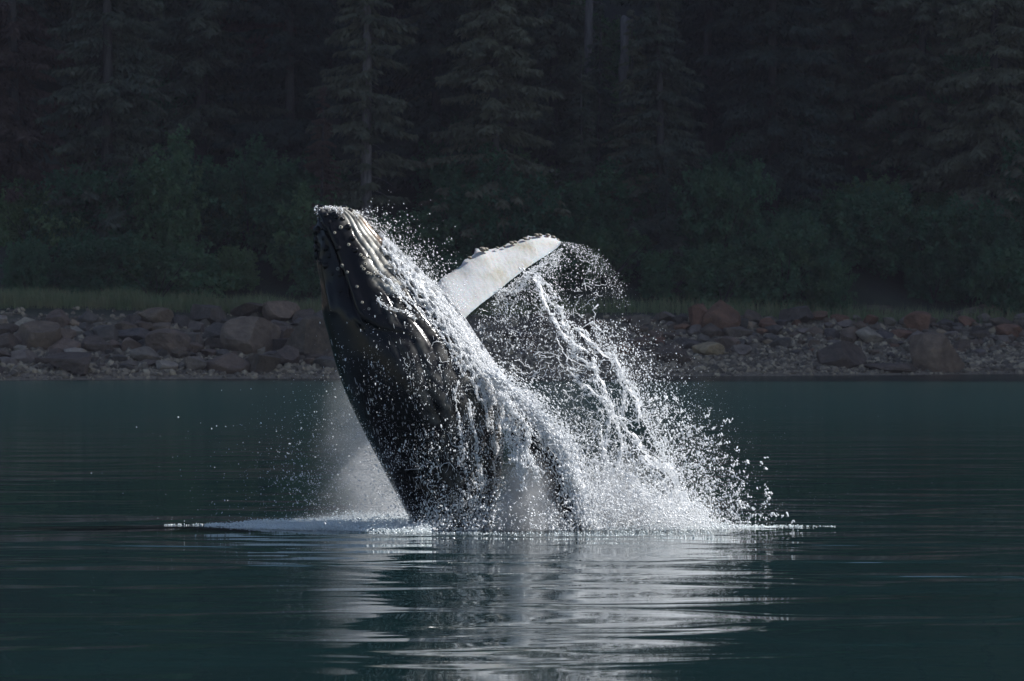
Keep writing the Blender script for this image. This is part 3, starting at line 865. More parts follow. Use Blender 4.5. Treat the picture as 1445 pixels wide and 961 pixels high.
S = 12
for rr, zz in prof:
    for q in range(S):
        f = 1 + 0.12 * math.sin(q * 2.1) if rr > .6 else 1
        bv.append((rr * f * math.cos(q * 6.2832 / S), rr * f * math.sin(q * 6.2832 / S), zz))
for a in range(len(prof) - 1):
    for q in range(S):
        bf.append((a*S+q, a*S+(q+1) % S, (a+1)*S+(q+1) % S, (a+1)*S+q))
bar_me = np_mesh("barnacle", np.array(bv), np.array(bf), True)
m, nt, b, out = new_mat("barnacle_shell")
tc = nt.nodes.new("ShaderNodeTexCoord"); sx = nt.nodes.new("ShaderNodeVectorMath"); sx.operation = 'LENGTH'
mp = node(nt, "ShaderNodeMapping", i_Scale=(1, 1, 0)); nt.links.new(tc.outputs["Object"], mp.inputs[0]); nt.links.new(mp.outputs[0], sx.inputs[0])
r_ = ramp(nt, sx.outputs["Value"], [(0.36, (0.03, 0.028, 0.025)), (0.48, (0.36, 0.335, 0.28)), (0.85, (0.28, 0.26, 0.21)), (0.98, (0.12, 0.11, 0.10))])
nt.links.new(r_.outputs[0], b.inputs["Base Color"]); b.inputs["Roughness"].default_value = 0.6
bar_me.materials.append(m)
def stud(name, me, px, py, rad, sink):
    p, n = on_body([px], [py]); p, n = p[0], n[0]
    o = obj(name, me, None, whale)
    q = Vector(n).to_track_quat('Z', 'Y')
    o.matrix_parent_inverse = whale.matrix_world.inverted()
    o.matrix_basis = Matrix.Translation(Vector(p) + Vector(n) * sink) @ q.to_matrix().to_4x4() @ Matrix.Diagonal((rad, rad, rad, 1))
for a, b_ in TUB: stud("tubercle", tub_me, a, b_, random.uniform(0.055, 0.085) * (1.35 if a < 449 else 1), -0.010)
for a, b_ in BAR: stud("barnacle", bar_me, a, b_, random.uniform(0.032, 0.046), 0.0)

# flippers
def flipper(name, lead, trail, y_root, y_tip, tilt, thick, mat, bumps):
    """lead / trail: outline of the two edges from root to tip in photo pixels; tilt: how much nearer the trailing edge is"""
    n, c = 120, 40
    def res(poly):
        P = np.array(poly, float); d = np.r_[0, np.cumsum(np.hypot(*np.diff(P, axis=0).T))]; u = np.linspace(0, d[-1], n)
        q = np.stack([np.interp(u, d, P[:, 0]), np.interp(u, d, P[:, 1])], -1)
        for _ in range(4): q[1:-1] = (q[:-2] + 2 * q[1:-1] + q[2:]) / 4
        return q
    A, B = res(lead), res(trail)
    s = np.linspace(0, 1, n)
    yc = y_root + (y_tip - y_root) * s
    rings = []
    for k in range(n):
        ang = np.linspace(0, 2 * np.pi, c, endpoint=False)
        u = 0.5 - 0.5 * np.cos(ang)                                   # 0 leading edge, 1 trailing
        th_ = thick * (1 - 0.75 * s[k]) * (np.sin(np.pi * np.clip(u, 0, 1) ** 0.6)) * np.sign(np.sin(ang))
        q = A[k] + (B[k] - A[k]) * u[:, None]
        Y = yc[k] + tilt * (0.5 - u) * (1 - 0.5 * s[k]) - th_
        p = at(q[:, 0], q[:, 1], Y)
        rings.append(p)
    P = np.array(rings)
    e = np.exp(-((np.linspace(0, 2*np.pi, c, endpoint=False) + np.pi) % (2*np.pi) - np.pi) ** 2 / 0.5)
    if bumps:
        dirv = P[:, 0] - P[:, c // 2]; dirv /= np.linalg.norm(dirv, axis=1, keepdims=True) + 1e-6
        for sb, hb, wb in bumps:
            P += (hb * np.exp(-((s - sb) / wb) ** 2))[:, None, None] * e[None, :, None] * dirv[:, None]
    V = P.reshape(-1, 3)
    V = V + 0.006 * rng.normal(size=V.shape) * 0.3
    i = np.arange(n - 1)[:, None] * c + np.arange(c)[None]; j = np.arange(n - 1)[:, None] * c + (np.arange(c)[None] + 1) % c
    F = [tuple(x) for x in np.stack([i.ravel(), j.ravel(), (j + c).ravel(), (i + c).ravel()], -1)]
    me = bpy.data.meshes.new(name)
    V2 = [tuple(x) for x in V]; V2 += [tuple(P[0].mean(0)), tuple(P[-1].mean(0))]
    for q in range(c):
        F.append((q, len(V2) - 2, (q + 1) % c)); F.append(((n-1)*c + q, (n-1)*c + (q + 1) % c, len(V2) - 1))
    me.from_pydata(V2, [], F)
    me.polygons.foreach_set("use_smooth", [True] * len(me.polygons)); me.update()
    bm = bmesh.new(); bm.from_mesh(me); bmesh.ops.recalc_face_normals(bm, faces=bm.faces); bm.to_mesh(me); bm.free()
    edge = np.r_[np.tile(np.exp(-(0.5 - 0.5*np.cos(np.linspace(0, 2*np.pi, c, endpoint=False))) / 0.04), n), 0, 0]
    add_attr(me, "edge", edge)
    return whale_part(name, me, mat)

m, nt, b, out = new_mat("white_flipper_skin")
pos = world_pos(nt)
n1 = noise_tex(nt, 1.5, 5, pos, 0.6)
base = ramp(nt, n1.outputs[0], [(0.28, (0.31, 0.29, 0.235)), (0.42, (0.385, 0.383, 0.365)), (0.55, (0.42, 0.427, 0.432))])
n2 = noise_tex(nt, 9.0, 3, pos, 0.6)
spots = ramp(nt, n2.outputs[0], [(0.66, (0, 0, 0)), (0.76, (0.5, 0.5, 0.5))])
mx = node(nt, "ShaderNodeMix", data_type='RGBA'); mx.inputs["B"].default_value = (0.16, 0.14, 0.11, 1)
nt.links.new(spots.outputs[0], mx.inputs[0]); nt.links.new(base.outputs[0], mx.inputs["A"])
ea = node(nt, "ShaderNodeAttribute", attribute_name="edge")
n3 = noise_tex(nt, 6.0, 3, pos, 0.6)
em = node(nt, "ShaderNodeMath", operation='MULTIPLY'); nt.links.new(ea.outputs["Fac"], em.inputs[0])
er = ramp(nt, n3.outputs[0], [(0.5, (0, 0, 0)), (0.6, (0.8, 0.8, 0.8))]); nt.links.new(er.outputs[0], em.inputs[1])
mx3 = node(nt, "ShaderNodeMix", data_type='RGBA'); mx3.inputs["B"].default_value = (0.07, 0.06, 0.05, 1)
nt.links.new(em.outputs[0], mx3.inputs[0]); nt.links.new(mx.outputs["Result"], mx3.inputs["A"])
nt.links.new(mx3.outputs["Result"], b.inputs["Base Color"])
b.inputs["Roughness"].default_value = 0.28
b.inputs["Subsurface Weight"].default_value = 0.25; b.inputs["Subsurface Scale"].default_value = 0.15
bump_into(nt, b, n2.outputs[0], 0.3, 0.03)
M_FLIP = m
fl = flipper("flipper", [(612, 408), (624, 391), (645, 380), (660, 365), (678, 353), (700, 351), (725, 343), (748, 334), (770, 332), (784, 335), (791, 341)],
             [(645, 462), (662, 443), (680, 428), (700, 413), (720, 396), (742, 379), (762, 366), (778, 356), (786, 350), (790, 346), (792, 343)],
             WY + 0.9, WY + 2.6, 0.95, 0.16, M_FLIP, [(0.40, 0.12, .020), (0.435, 0.05, .016), (0.29, 0.05, .022), (0.53, 0.025, .02), (0.62, 0.055, .022), (0.71, 0.03, .014), (0.765, 0.06, .015), (0.85, 0.05, .018), (0.915, 0.055, .013), (0.96, 0.03, .010), (0.20, 0.03, .02)])
# dark barnacled knobs along the leading edge
kn_me = np_mesh("knob", ICO2[0] * (1 + .25 * rng.uniform(-1, 1, (len(ICO2[0]), 1))), ICO2[1], True)
m, nt, b, out = new_mat("knob_crust"); n1 = noise_tex(nt, 3.0, 4, nt.nodes.new("ShaderNodeTexCoord").outputs["Object"], .7)
kr = ramp(nt, n1.outputs[0], [(.4, (.03, .026, .022)), (.62, (.24, .215, .17))]); nt.links.new(kr.outputs[0], b.inputs["Base Color"]); b.inputs["Roughness"].default_value = .6
kn_me.materials.append(m)
for kx, ky, ks in [(681, 350, .075), (686, 350, .06), (663, 362, .05), (722, 341, .055), (727, 340, .045), (741, 335, .05), (757, 330, .055), (762, 330, .05), (773, 330, .05), (781, 333, .05), (787, 337, .045), (702, 348, .035), (712, 346, .035), (748, 334, .03)]:
    sl = np.clip((kx - 612) / 180, 0, 1)
    o = obj("knob", kn_me, None, fl)
    p_ = at(kx, ky + 1.5, WY + .9 + 1.7 * sl + .38 * (1 - .5 * sl) - .02)
    o.matrix_basis = Matrix.Translation(Vector(p_)) @ Matrix.Diagonal((ks, ks * .8, ks * .7, 1))
fl["label"] = "raised white flipper with knobbly leading edge"
fn = flipper("flipper", [(712, 535), (735, 562), (758, 590), (782, 624), (800, 658), (812, 695), (819, 730), (822, 765)],
             [(684, 560), (700, 588), (718, 616), (740, 652), (765, 690), (790, 725), (808, 748), (821, 768)],
             WY + 0.15, WY - 1.0, -0.5, 0.17, M_SKIN, [(0.3, 0.04, .03), (0.45, 0.03, .03), (0.6, 0.04, .025), (0.75, 0.03, .025)])
fn["label"] = "black flipper hanging down into the spray"

# ------------------------------------------------------------------ the splash
def worley_edge(px, py, cell, seed, warp=6.0):
    """distance to the nearest border between random cells, in pixels: thin where water stretches into lace"""
    Q = np.stack([px, py], -1)
    px = px + warp * vnoise(Q, 0.035, seed + 1, 3); py = py + warp * vnoise(Q, 0.035, seed + 2, 3)
    gx, gy = np.floor(px / cell).astype(int), np.floor(py / cell).astype(int)
    def h(a, b, k): return np.modf(np.abs(np.sin(a * 127.1 + b * 311.7 + seed * 7.3 + k * 74.7) * 43758.5453))[0]
    f1 = np.full(px.shape, 1e9); f2 = f1.copy()
    for a in (-1, 0, 1):
        for b in (-1, 0, 1):
            cx = (gx + a + h(gx + a, gy + b, 1)) * cell; cy = (gy + b + h(gx + a, gy + b, 2)) * cell
            d = np.hypot(px - cx, py - cy)
            f2 = np.where(d < f1, f1, np.minimum(f2, d)); f1 = np.minimum(f1, d)
    return f2 - f1
pxm = k_px                                                     # metres per photo pixel at the whale
def span(py, tab):
    T = np.array(tab, float); return np.interp(py, T[:, 0], T[:, 1])
def fall(n, s=0.35):
    v = np.tile(np.array([0.25, 0, -1.0]), (n, 1)) + rng.normal(size=(n, 3)) * s
    return v

spray = Bag(); sheet = Bag(); pile = Bag()
XL = [(345, 795), (362, 772), (380, 745), (400, 718), (440, 672), (480, 668), (520, 692), (560, 716), (600, 752), (650, 792), (700, 815), (748, 820)]
XR = [(345, 815), (380, 862), (400, 868), (440, 850), (480, 868), (520, 892), (560, 915), (600, 935), (650, 958), (700, 985), (748, 1010)]
# fine curtain behind and right of the body
N = 120000
py = rng.uniform(345, 747, N); xl, xr = span(py, XL), span(py, XR)
u = rng.random(N) ** 1.0; px = xl + (xr - xl) * u
dens = np.interp(py, [345, 400, 460, 560, 640, 747], [0.10, 0.18, 0.27, 0.36, 0.55, 0.80]) * (1 - smooth01(0.78, 1.0, u) * 0.8)
dens *= np.clip(0.72 + 0.75 * vnoise(np.stack([px, py], -1), 0.018, 31, 4), 0.08, 1.3)
dens *= 0.45 + 0.55 * smooth01(6, 1.0, worley_edge(px, py, 26, 3, 12))
k = rng.random(N) < dens * 0.8; px, py = px[k], py[k]; n = len(px)
Y = WY + rng.normal(0.5, 0.65, n)
spray.add(blobs(at(px, py, Y), pxm * rng.gamma(2.4, 0.18, n).clip(.2, 1.6), fall(n), rng.uniform(1, 1.8, n)))
# lace of the curtain: threads of water strung between torn cells
def tubes(P, Rr, sides=4):
    """many tubes at once: P (n, k, 3) points, Rr (n, k) radii"""
    n, k = Rr.shape
    T = np.gradient(P, axis=1); T /= np.linalg.norm(T, axis=2, keepdims=True) + 1e-9
    A = np.cross(T, np.array([0.25, 1.0, 0.15])); A /= np.linalg.norm(A, axis=2, keepdims=True) + 1e-9
    B = np.cross(T, A)
    ang = np.linspace(0, 2 * np.pi, sides, endpoint=False)
    V = P[:, :, None] + Rr[:, :, None, None] * (np.cos(ang)[:, None] * A[:, :, None] + np.sin(ang)[:, None] * B[:, :, None])
    q = np.arange(k - 1)[:, None] * sides + np.arange(sides)[None]; q2 = np.arange(k - 1)[:, None] * sides + (np.arange(sides)[None] + 1) % sides
    f = np.concatenate([np.stack([q, q2, q2 + sides], -1).reshape(-1, 3), np.stack([q, q2 + sides, q + sides], -1).reshape(-1, 3)])
    F = f[None] + (np.arange(n) * k * sides)[:, None, None]
    return V.reshape(-1, 3), F.reshape(-1, 3)

def lace(bag, x0, x1, y0, y1, cell, keepf, ampf, place, seed, asp=1.35, shear=0.0, rmin=.35, warp=1.0, K=7):
    """brick-wall lattice, jittered and warped until it reads as torn water"""
    r = np.random.default_rng(seed)
    nx, ny = int((x1 - x0) / cell) + 2, int((y1 - y0) / (cell * asp)) + 2
    gx, gy = np.meshgrid(np.arange(nx), np.arange(ny), indexing='ij')
    vx = x0 + (gx + r.uniform(-.42, .42, gx.shape)) * cell; vy = y0 + (gy + r.uniform(-.42, .42, gx.shape)) * cell * asp
    Q = np.stack([vx.ravel(), vy.ravel()], -1)
    vx = vx + warp * cell * (.9 * vnoise(Q, .6 / cell, seed, 2) + .9 * vnoise(Q, .22 / cell, seed + 1, 2)).reshape(gx.shape)
    vy = vy + warp * cell * (1.0 * vnoise(Q, .6 / cell, seed + 2, 2) + 1.0 * vnoise(Q, .22 / cell, seed + 3, 2)).reshape(gx.shape)
    vx = vx + shear * (vy - y0)
    a = np.concatenate([np.stack([vx[:-1], vy[:-1]], -1).reshape(-1, 2), np.stack([vx[:, :-1], vy[:, :-1]], -1)[((gx + gy) % 2 == 0)[:, :-1]]])
    b = np.concatenate([np.stack([vx[1:], vy[1:]], -1).reshape(-1, 2), np.stack([vx[:, 1:], vy[:, 1:]], -1)[((gx + gy) % 2 == 0)[:, :-1]]])
    m = (a + b) / 2
    k = r.random(len(m)) < keepf(m[:, 0], m[:, 1]); a, b, m = a[k], b[k], m[k]; n = len(m)
    if n == 0: return
    t = np.linspace(0, 1, K)[None]
    torn = np.where(r.random(n) < .25, r.uniform(.4, .8, n), 1.0)[:, None]
    d = b - a; perp = np.stack([-d[:, 1], d[:, 0]], -1)
    bow = (r.normal(size=(n, 1)) * .22) * 4 * t * (1 - t) + r.normal(size=(n, K)) * .06
    C = a[:, None] + d[:, None] * (t * torn)[..., None] + perp[:, None] * bow[..., None]
    rad = ampf(m[:, 0], m[:, 1])[:, None] * .82 * r.lognormal(-.1, .42, (n, 1)) * (.5 + .5 * (2 * t - 1) ** 2) * (1 + .35 * r.normal(size=(n, K)))
    rad = np.where((torn < 1) & (t > .8), rad * .35, rad).clip(rmin, 1.35)
    P = place(C[..., 0].ravel(), C[..., 1].ravel()).reshape(n, K, 3) + r.normal(size=(n, 1, 3)) * .03
    bag.add(tubes(P, rad * pxm))
    kk = r.random(n) < .6                                             # knots where threads meet
    bag.add(blobs(P[kk, 0], pxm * rad[kk, 0] * r.uniform(.8, 1.4, kk.sum()), fall(int(kk.sum()), .6), r.uniform(1, 1.8, kk.sum()), ICO1, .25))
def uu_(x, y): xl, xr = span(y, XL), span(y, XR); return (x - xl) / (xr - xl)
def sheet_at(dy, amp, seed):
    return lambda x, y: at(x, y, WY + dy + amp * vnoise(np.stack([x, y], -1), .012, seed, 3))
patch = lambda x, y, sc, sd: np.clip(.55 + 1.1 * vnoise(np.stack([x, y], -1), sc, sd, 3), 0, 1.4)
inside = lambda u, a, b: smooth01(a - .06, a + .06, u) * smooth01(b + .05, b - .05, u)
lace(sheet, 680, 1010, 385, 747, 21, lambda x, y: inside(uu_(x, y), .30, 1.0) * patch(x, y, .016, 201) * np.interp(y, [385, 470, 560, 747], [.35, .55, .75, .9]),
     lambda x, y: np.interp(y, [385, 460, 520, 747], [.32, .45, .85, 1.25]), sheet_at(.6, .5, 211), 221)
lace(sheet, 680, 1010, 400, 747, 14, lambda x, y: inside(uu_(x, y), .45, .98) * patch(x, y, .02, 202) * np.interp(y, [400, 500, 747], [.35, .6, .8]),
     lambda x, y: np.interp(y, [400, 460, 520, 747], [.32, .42, .7, 1.1]), sheet_at(.2, .6, 212), 222)
lace(sheet, 700, 1000, 500, 747, 10, lambda x, y: inside(uu_(x, y), .05, .95) * patch(x, y, .025, 203) * np.interp(y, [500, 620, 747], [.2, .6, .95]),
     lambda x, y: np.interp(y, [500, 747], [.5, 1.2]), sheet_at(-.2, .5, 213), 223)
lace(sheet, 780, 1000, 590, 747, 8, lambda x, y: inside(uu_(x, y), .0, .9) * patch(x, y, .025, 204) * np.interp(y, [590, 680, 747], [.3, .8, 1.]),
     lambda x, y: np.interp(y, [590, 747], [.6, 1.5]), sheet_at(-.5, .4, 214), 224)
lace(sheet, 690, 880, 352, 470, 12, lambda x, y: inside(uu_(x, y), .0, .95) * patch(x, y, .03, 205) * .55, lambda x, y: .45 + 0 * x, sheet_at(1.3, .4, 215), 225, rmin=.25)
lace(sheet, 660, 860, 430, 620, 13, lambda x, y: inside(uu_(x, y), .0, .6) * patch(x, y, .03, 206) * .35, lambda x, y: .5 + 0 * x, sheet_at(.8, .6, 216), 226, rmin=.25)

# heavier strands
def strand(pts, r0, r1, Y, n_side=0.35, jit=3.0, body_cling=False, dens=1.5, seed=1):
    P = np.array(pts, float); d = np.r_[0, np.cumsum(np.hypot(*np.diff(P, axis=0).T))]
    n = int(d[-1] * dens)
    uu = np.sort(rng.uniform(0, d[-1], n)); s = uu / d[-1]
    x = np.interp(uu, d, P[:, 0]); y = np.interp(uu, d, P[:, 1])
    w = vnoise(np.stack([uu, uu * 0 + seed * 9.7], -1), 0.06, seed, 4) * jit; w2 = vnoise(np.stack([uu, uu * 0 + seed * 5.1], -1), 0.06, seed + 3, 4) * jit
    rr = (r0 + (r1 - r0) * s) * np.clip(1 + 0.7 * vnoise(np.stack([uu, uu * 0], -1), 0.11, seed + 5, 4), 0.25, 2)
    spread = rng.normal(size=n) * rr * (0.9 if body_cling else 1.5)
    x = x + w + spread; y = y + w2 + rng.normal(size=n) * rr * 0.5
    side = rng.random(n) < n_side
    x = x + side * rng.normal(size=n) * rr * 3.0; y = y + side * rng.normal(size=n) * rr * 3.0
    if body_cling:
        p, nn = on_body(x, y); p = p + nn * (0.02 + 0.05 * rng.random(n))[:, None]
    else:
        p = at(x, y, Y + 0.12 * vnoise(np.stack([uu, uu * 0], -1), 0.03, seed + 8, 2) + rng.normal(0, .04, n))
    t = np.gradient(P, axis=0); tx = np.interp(uu, d, t[:, 0]); ty = np.interp(uu, d, t[:, 1])
    flow = np.stack([tx, 0 * tx, -ty], -1) + rng.normal(size=(n, 3)) * 4
    rad = pxm * np.where(side, rng.uniform(.3, .8, n), np.minimum(rr * rng.uniform(0.4, 0.9, n), rng.uniform(.4, 1.05, n)))
    sheet.add(blobs(p, rad, flow, rng.uniform(1.3, 4.0, n), ICO1, 0.25))
C1 = [(738, 383), (752, 390), (768, 412), (792, 440), (802, 472), (812, 504), (840, 522)]
C2 = [(802, 455), (816, 466), (844, 492), (872, 512), (882, 536), (896, 560), (905, 590)]
C3 = [(872, 520), (880, 560), (876, 597), (892, 617), (920, 645), (949, 661), (957, 697), (971, 722)]
C4 = [(800, 520), (846, 561), (872, 597), (878, 629), (872, 661), (900, 677), (913, 713), (925, 740)]
C5 = [(760, 400), (775, 440), (790, 470), (830, 500), (850, 540), (862, 590), (850, 640), (858, 690), (880, 735)]
C6 = [(700, 418), (730, 402), (748, 396), (770, 400), (790, 420)]
for q, (c, a, b_, YY) in enumerate([(C1, 1.3, 1.6, .5), (C2, 1.3, 1.9, .6), (C3, 1.6, 1.9, .7), (C4, 1.2, 2.1, .4), (C5, .9, 1.7, .3), (C6, .8, .9, 1.2)]):
    strand(c, a, b_, WY + YY, 0.35, 9, seed=q + 1, dens=3.6)
# foaming edge of the hanging flipper
FE = [(690, 525), (712, 545), (740, 569), (764, 597), (788, 629), (802, 664), (815, 701), (821, 742)]
strand(FE, 3.0, 5.5, WY - 0.95, 0.4, 4, seed=61, dens=26)
strand([(x_ + 8, y_) for x_, y_ in FE], 3.0, 8.0, WY - 0.6, 0.5, 6, seed=62, dens=24)
# strands running down the body
for q, (c, a, b_) in enumerate([
        ([(640, 455), (655, 478), (669, 500), (686, 536), (700, 561), (711, 591)], 2.6, 2.2), ([(655, 480), (675, 528), (683, 569), (694, 611), (700, 638)], 1.7, 1.3),
        ([(560, 360), (590, 395), (622, 430), (645, 462), (668, 500)], 1.5, 4.0), ([(535, 385), (552, 400), (566, 418), (581, 436)], 1.1, 0.9),
        ([(560, 400), (585, 430), (615, 462), (640, 495), (655, 530)], 0.9, 1.1), ([(648, 515), (664, 520), (676, 535), (690, 560)], 1.2, 1.6),
        ([(533, 420), (542, 431), (560, 437), (580, 444), (592, 452)], .6, .6), ([(646, 540), (646, 575), (651, 615), (652, 650)], .5, .7), ([(660, 560), (668, 600), (676, 650), (680, 690)], 1.2, 1.8)]):
    strand(c, a, b_, WY, 0.4, 4, True, dens=9 if a > 2 else 3.5, seed=70 + q)
for q, c in enumerate([[(708, 553), (722, 590), (733, 630), (745, 661)], [(720, 570), (741, 600), (746, 638), (757, 680)], [(711, 591), (719, 625), (733, 661), (738, 690)]]):
    strand(c, 2.2, 1.8, WY - 1.15, 0.5, 5, seed=90 + q, dens=7)

# lacy sheet sliding down the throat
RC = np.array([(320, 528), (353, 556), (376, 580), (400, 606), (430, 634), (465, 660), (500, 684), (535, 706), (570, 724)], float)
N = 70000
py = rng.uniform(330, 570, N); edge_x = np.interp(py, RC[:, 0], RC[:, 1]); wdt = np.interp(py, [330, 392, 436, 500, 570], [8, 46, 44, 46, 52])
u = rng.random(N); px = edge_x + 5 - wdt * u
e = worley_edge((px - py * 0.62) * 1.0, (py + px * 0.6) * 0.38, 7.5, 23, 4)
cov = np.interp(py, [330, 365, 400, 450, 570], [0.4, 1.2, 2.6, 2.8, 2.4]) * (1.35 - 1.1 * u) * np.clip(0.9 + 0.8 * vnoise(np.stack([px, py], -1), .03, 77, 3), .15, 2)
k = (e < cov * 1.25) & (rng.random(N) < 0.9); px, py = px[k], py[k]; n = len(px)
p, nn = on_body(px, py)
p = p + nn * (0.015 + 0.09 * rng.random(n))[:, None]; p[:, 0] += np.clip(px - to_px(p)[0], 0, 8) * pxm
sheet.add(blobs(p, pxm * rng.uniform(.25, .75, n), np.array([0.62, 0, -1.0]), rng.uniform(1.6, 6.0, n)))
def clinging(x, y):
    p, nn = on_body(x, y)
    return p + nn * .03
band = lambda x, y: (np.interp(y, RC[:, 0], RC[:, 1]) - x) / np.interp(y, [330, 392, 436, 500, 570], [8, 46, 44, 46, 52])
lace(sheet, 300, 560, 330, 575, 6.5, lambda x, y: inside(band(x, y), -.02, 1.0) * patch(x, y, .03, 301) * 1.0, lambda x, y: .75 * (1.2 - .6 * np.clip(band(x, y), 0, 1)), clinging, 311, asp=2.6, shear=.75, rmin=.25)
RB = lambda y: np.interp(y, ST[::-1, 3], ST[::-1, 2])
lace(sheet, 470, 730, 470, 747, 11, lambda x, y: smooth01(150, 20, RB(y) - x) * (x < RB(y)) * patch(x, y, .03, 302) * np.interp(y, [470, 540, 660, 747], [.25, .5, .5, .8]), lambda x, y: .55 + .3 * smooth01(90, 10, RB(y) - x), clinging, 312, asp=1.9, rmin=.25)
lace(sheet, 590, 720, 640, 747, 8, lambda x, y: (x < RB(y)) * patch(x, y, .04, 303) * np.interp(y, [640, 747], [.2, .9]), lambda x, y: .75 + 0 * x, clinging, 313, asp=1.3, rmin=.3)
lace(sheet, 690, 830, 545, 747, 8, lambda x, y: (x > RB(y)) * smooth01(14, 0, x - np.interp(y, [q[1] for q in FE], [q[0] for q in FE])) * patch(x, y, .035, 304) * .7, lambda x, y: .5 + 0 * x, lambda x, y: at(x, y, WY - 1.1), 314, asp=1.5, rmin=.25)

# thin films: continuous water between the strands
def film(bag, P, Q, cover, seed, along=.045, across=.30, relief=.035):
    """P (n, m, 3) surface grid; Q (n, m, 2) photo-pixel coordinates along / across the flow; torn where the noise falls short of cover (n, m)"""
    n, m = P.shape[:2]
    q = np.stack([Q[..., 0].ravel() * along, Q[..., 1].ravel() * across], -1)
    nz_ = vnoise(q, 1.0, seed, 4).reshape(n, m)
    fine = vnoise(q * 2.3, 1.0, seed + 2, 3).reshape(n, m)
    P = P + np.array([.25, -.8, .2]) * (relief * (nz_ * .6 + fine * .8))[..., None]
    ok = (.5 + .5 * nz_ + .25 * fine) > (1 - cover)
    i = np.arange(n - 1)[:, None] * m + np.arange(m - 1)[None]
    keep = ok[:-1, :-1] & ok[1:, :-1] & ok[:-1, 1:] & ok[1:, 1:]
    a = i[keep]
    if not len(a): return
    F = np.concatenate([np.stack([a, a + 1, a + 1 + m], -1), np.stack([a, a + 1 + m, a + m], -1)])
    bag.add((P.reshape(-1, 3), F))
# down the throat: a band that follows the ventral edge of the body
yy = np.arange(338, 690, 1.0); ww_ = np.linspace(-.02, 1.0, 46)
edge_x = np.interp(yy, ST[::-1, 3], ST[::-1, 2]); wd_ = np.interp(yy, [338, 365, 392, 436, 500, 570, 690], [6, 20, 40, 42, 44, 46, 40])
gx_ = edge_x[:, None] - 1.5 - wd_[:, None] * ww_[None]; gy_ = yy[:, None] + 0 * gx_
p, nn = on_body(gx_.ravel(), gy_.ravel())
Pg = (p + nn * .022).reshape(len(yy), len(ww_), 3)
cov = np.interp(yy, [338, 370, 400, 470, 540, 600, 690], [.3, .62, .80, .80, .66, .45, .25])[:, None] * (1.12 - .85 * ww_[None] ** 1.2)
film(sheet, Pg, np.stack([gy_, wd_[:, None] * ww_[None] + .25 * gy_], -1), cov, 401)
def ribbon(pts, w0, w1, Y0, Y1, cover, seed, off=0.0):
    A = np.array(pts, float); d = np.r_[0, np.cumsum(np.hypot(*np.diff(A, axis=0).T))]
    u = np.arange(0, d[-1], 1.0); n = len(u); s = u / d[-1]
    c = np.stack([np.interp(u, d, A[:, 0]), np.interp(u, d, A[:, 1])], -1)
    for _ in range(12): c[1:-1] = (c[:-2] + 2 * c[1:-1] + c[2:]) / 4
    t = np.gradient(c, axis=0); t /= np.linalg.norm(t, axis=1, keepdims=True); nrm = np.stack([-t[:, 1], t[:, 0]], -1)
    wig = np.stack([u * .05, u * 0 + seed], -1)
    w = (w0 + (w1 - w0) * s) * (1 + .45 * vnoise(wig, 1.0, seed, 3)); mid = off * w + 3.0 * vnoise(wig, .8, seed + 1, 3)
    v = np.linspace(-.5, .5, max(7, int(max(w0, w1) / .8)))
    q = c[:, None] + nrm[:, None] * (mid[:, None] + w[:, None] * v[None])[..., None]
    Y = (Y0 + (Y1 - Y0) * s)[:, None] + .12 * vnoise(np.stack([q[..., 0].ravel(), q[..., 1].ravel()], -1), .06, seed + 2, 3).reshape(n, -1) + .15 * v[None]
    film(sheet, at(q[..., 0], q[..., 1], Y), np.stack([u[:, None] + 0 * v[None], w[:, None] * v[None] * 1.4], -1), cover * (1 - 1.1 * np.abs(v[None]) ** 2) + 0 * s[:, None], seed + 3)
ribbon(FE, 8, 20, WY - .6, WY - .95, .78, 411, off=-.35)
for q, (c, a, b_, YY) in enumerate([(C1, 4, 6, .5), (C2, 4, 7, .6), (C3, 5, 10, .7), (C4, 4, 9, .4), (C5, 3, 8, .3)]):
    ribbon(c, a, b_, WY + YY, WY + YY, .60, 421 + q)
ribbon([(905, 640), (935, 665), (950, 690), (952, 725)], 14, 40, WY + .6, WY + .5, .62, 431)
ribbon([(850, 640), (860, 680), (865, 740)], 20, 70, WY + .5, WY + .4, .60, 432)
ribbon([(815, 690), (830, 742)], 14, 40, WY - .3, WY - .4, .66, 433)
# drops and runnels over the black side of the body
N = 75000
py = rng.uniform(425, 746, N); l = np.interp(py, ST[::-1, 1], ST[::-1, 0]); rr = np.interp(py, ST[::-1, 3], ST[::-1, 2])
u = rng.random(N); px = l + 2 + (rr - l - 2) * u
dens = np.interp(py, [425, 500, 560, 640, 700, 746], [.0, .09, .24, .42, .8, 1.]) * (0.35 + 0.85 * u ** 1.5) * np.clip(.55 + 1.2 * vnoise(np.stack([px, py * .6], -1), .05, 101, 4), .05, 1.6)
k = rng.random(N) < dens; px, py = px[k], py[k]; n = len(px)
p, nn = on_body(px, py); p = p + nn * rng.uniform(.005, .5, n)[:, None] * np.where(rng.random(n) < .6, .1, 1)[:, None]
spray.add(blobs(p, pxm * np.minimum(rng.gamma(1.4, .19, n), np.interp(py, [430, 560, 680], [.7, 1.0, 1.7])).clip(.12, 1.7), np.array([.1, 0, -1.]), rng.uniform(1, 2.6, n), ICO1, .25))
N = 1500                                                          # thin runnels
py = rng.uniform(0, 1, N) ** .6 * 260 + 455; l = np.interp(py, ST[::-1, 1], ST[::-1, 0]); rr = np.interp(py, ST[::-1, 3], ST[::-1, 2])
px = l + 3 + (rr - l - 3) * rng.random(N)
k = rng.random(N) < np.clip(.3 + 1.2 * vnoise(np.stack([px, py * .4], -1), .05, 109, 3), .02, 1); px, py = px[k], py[k]; N = len(px)
p, nn = on_body(px, py)
spray.add(blobs(p + nn * .01, pxm * rng.uniform(.10, .26, N), np.array([.22, 0, -1.]), rng.uniform(6, 26, N), ICO1))

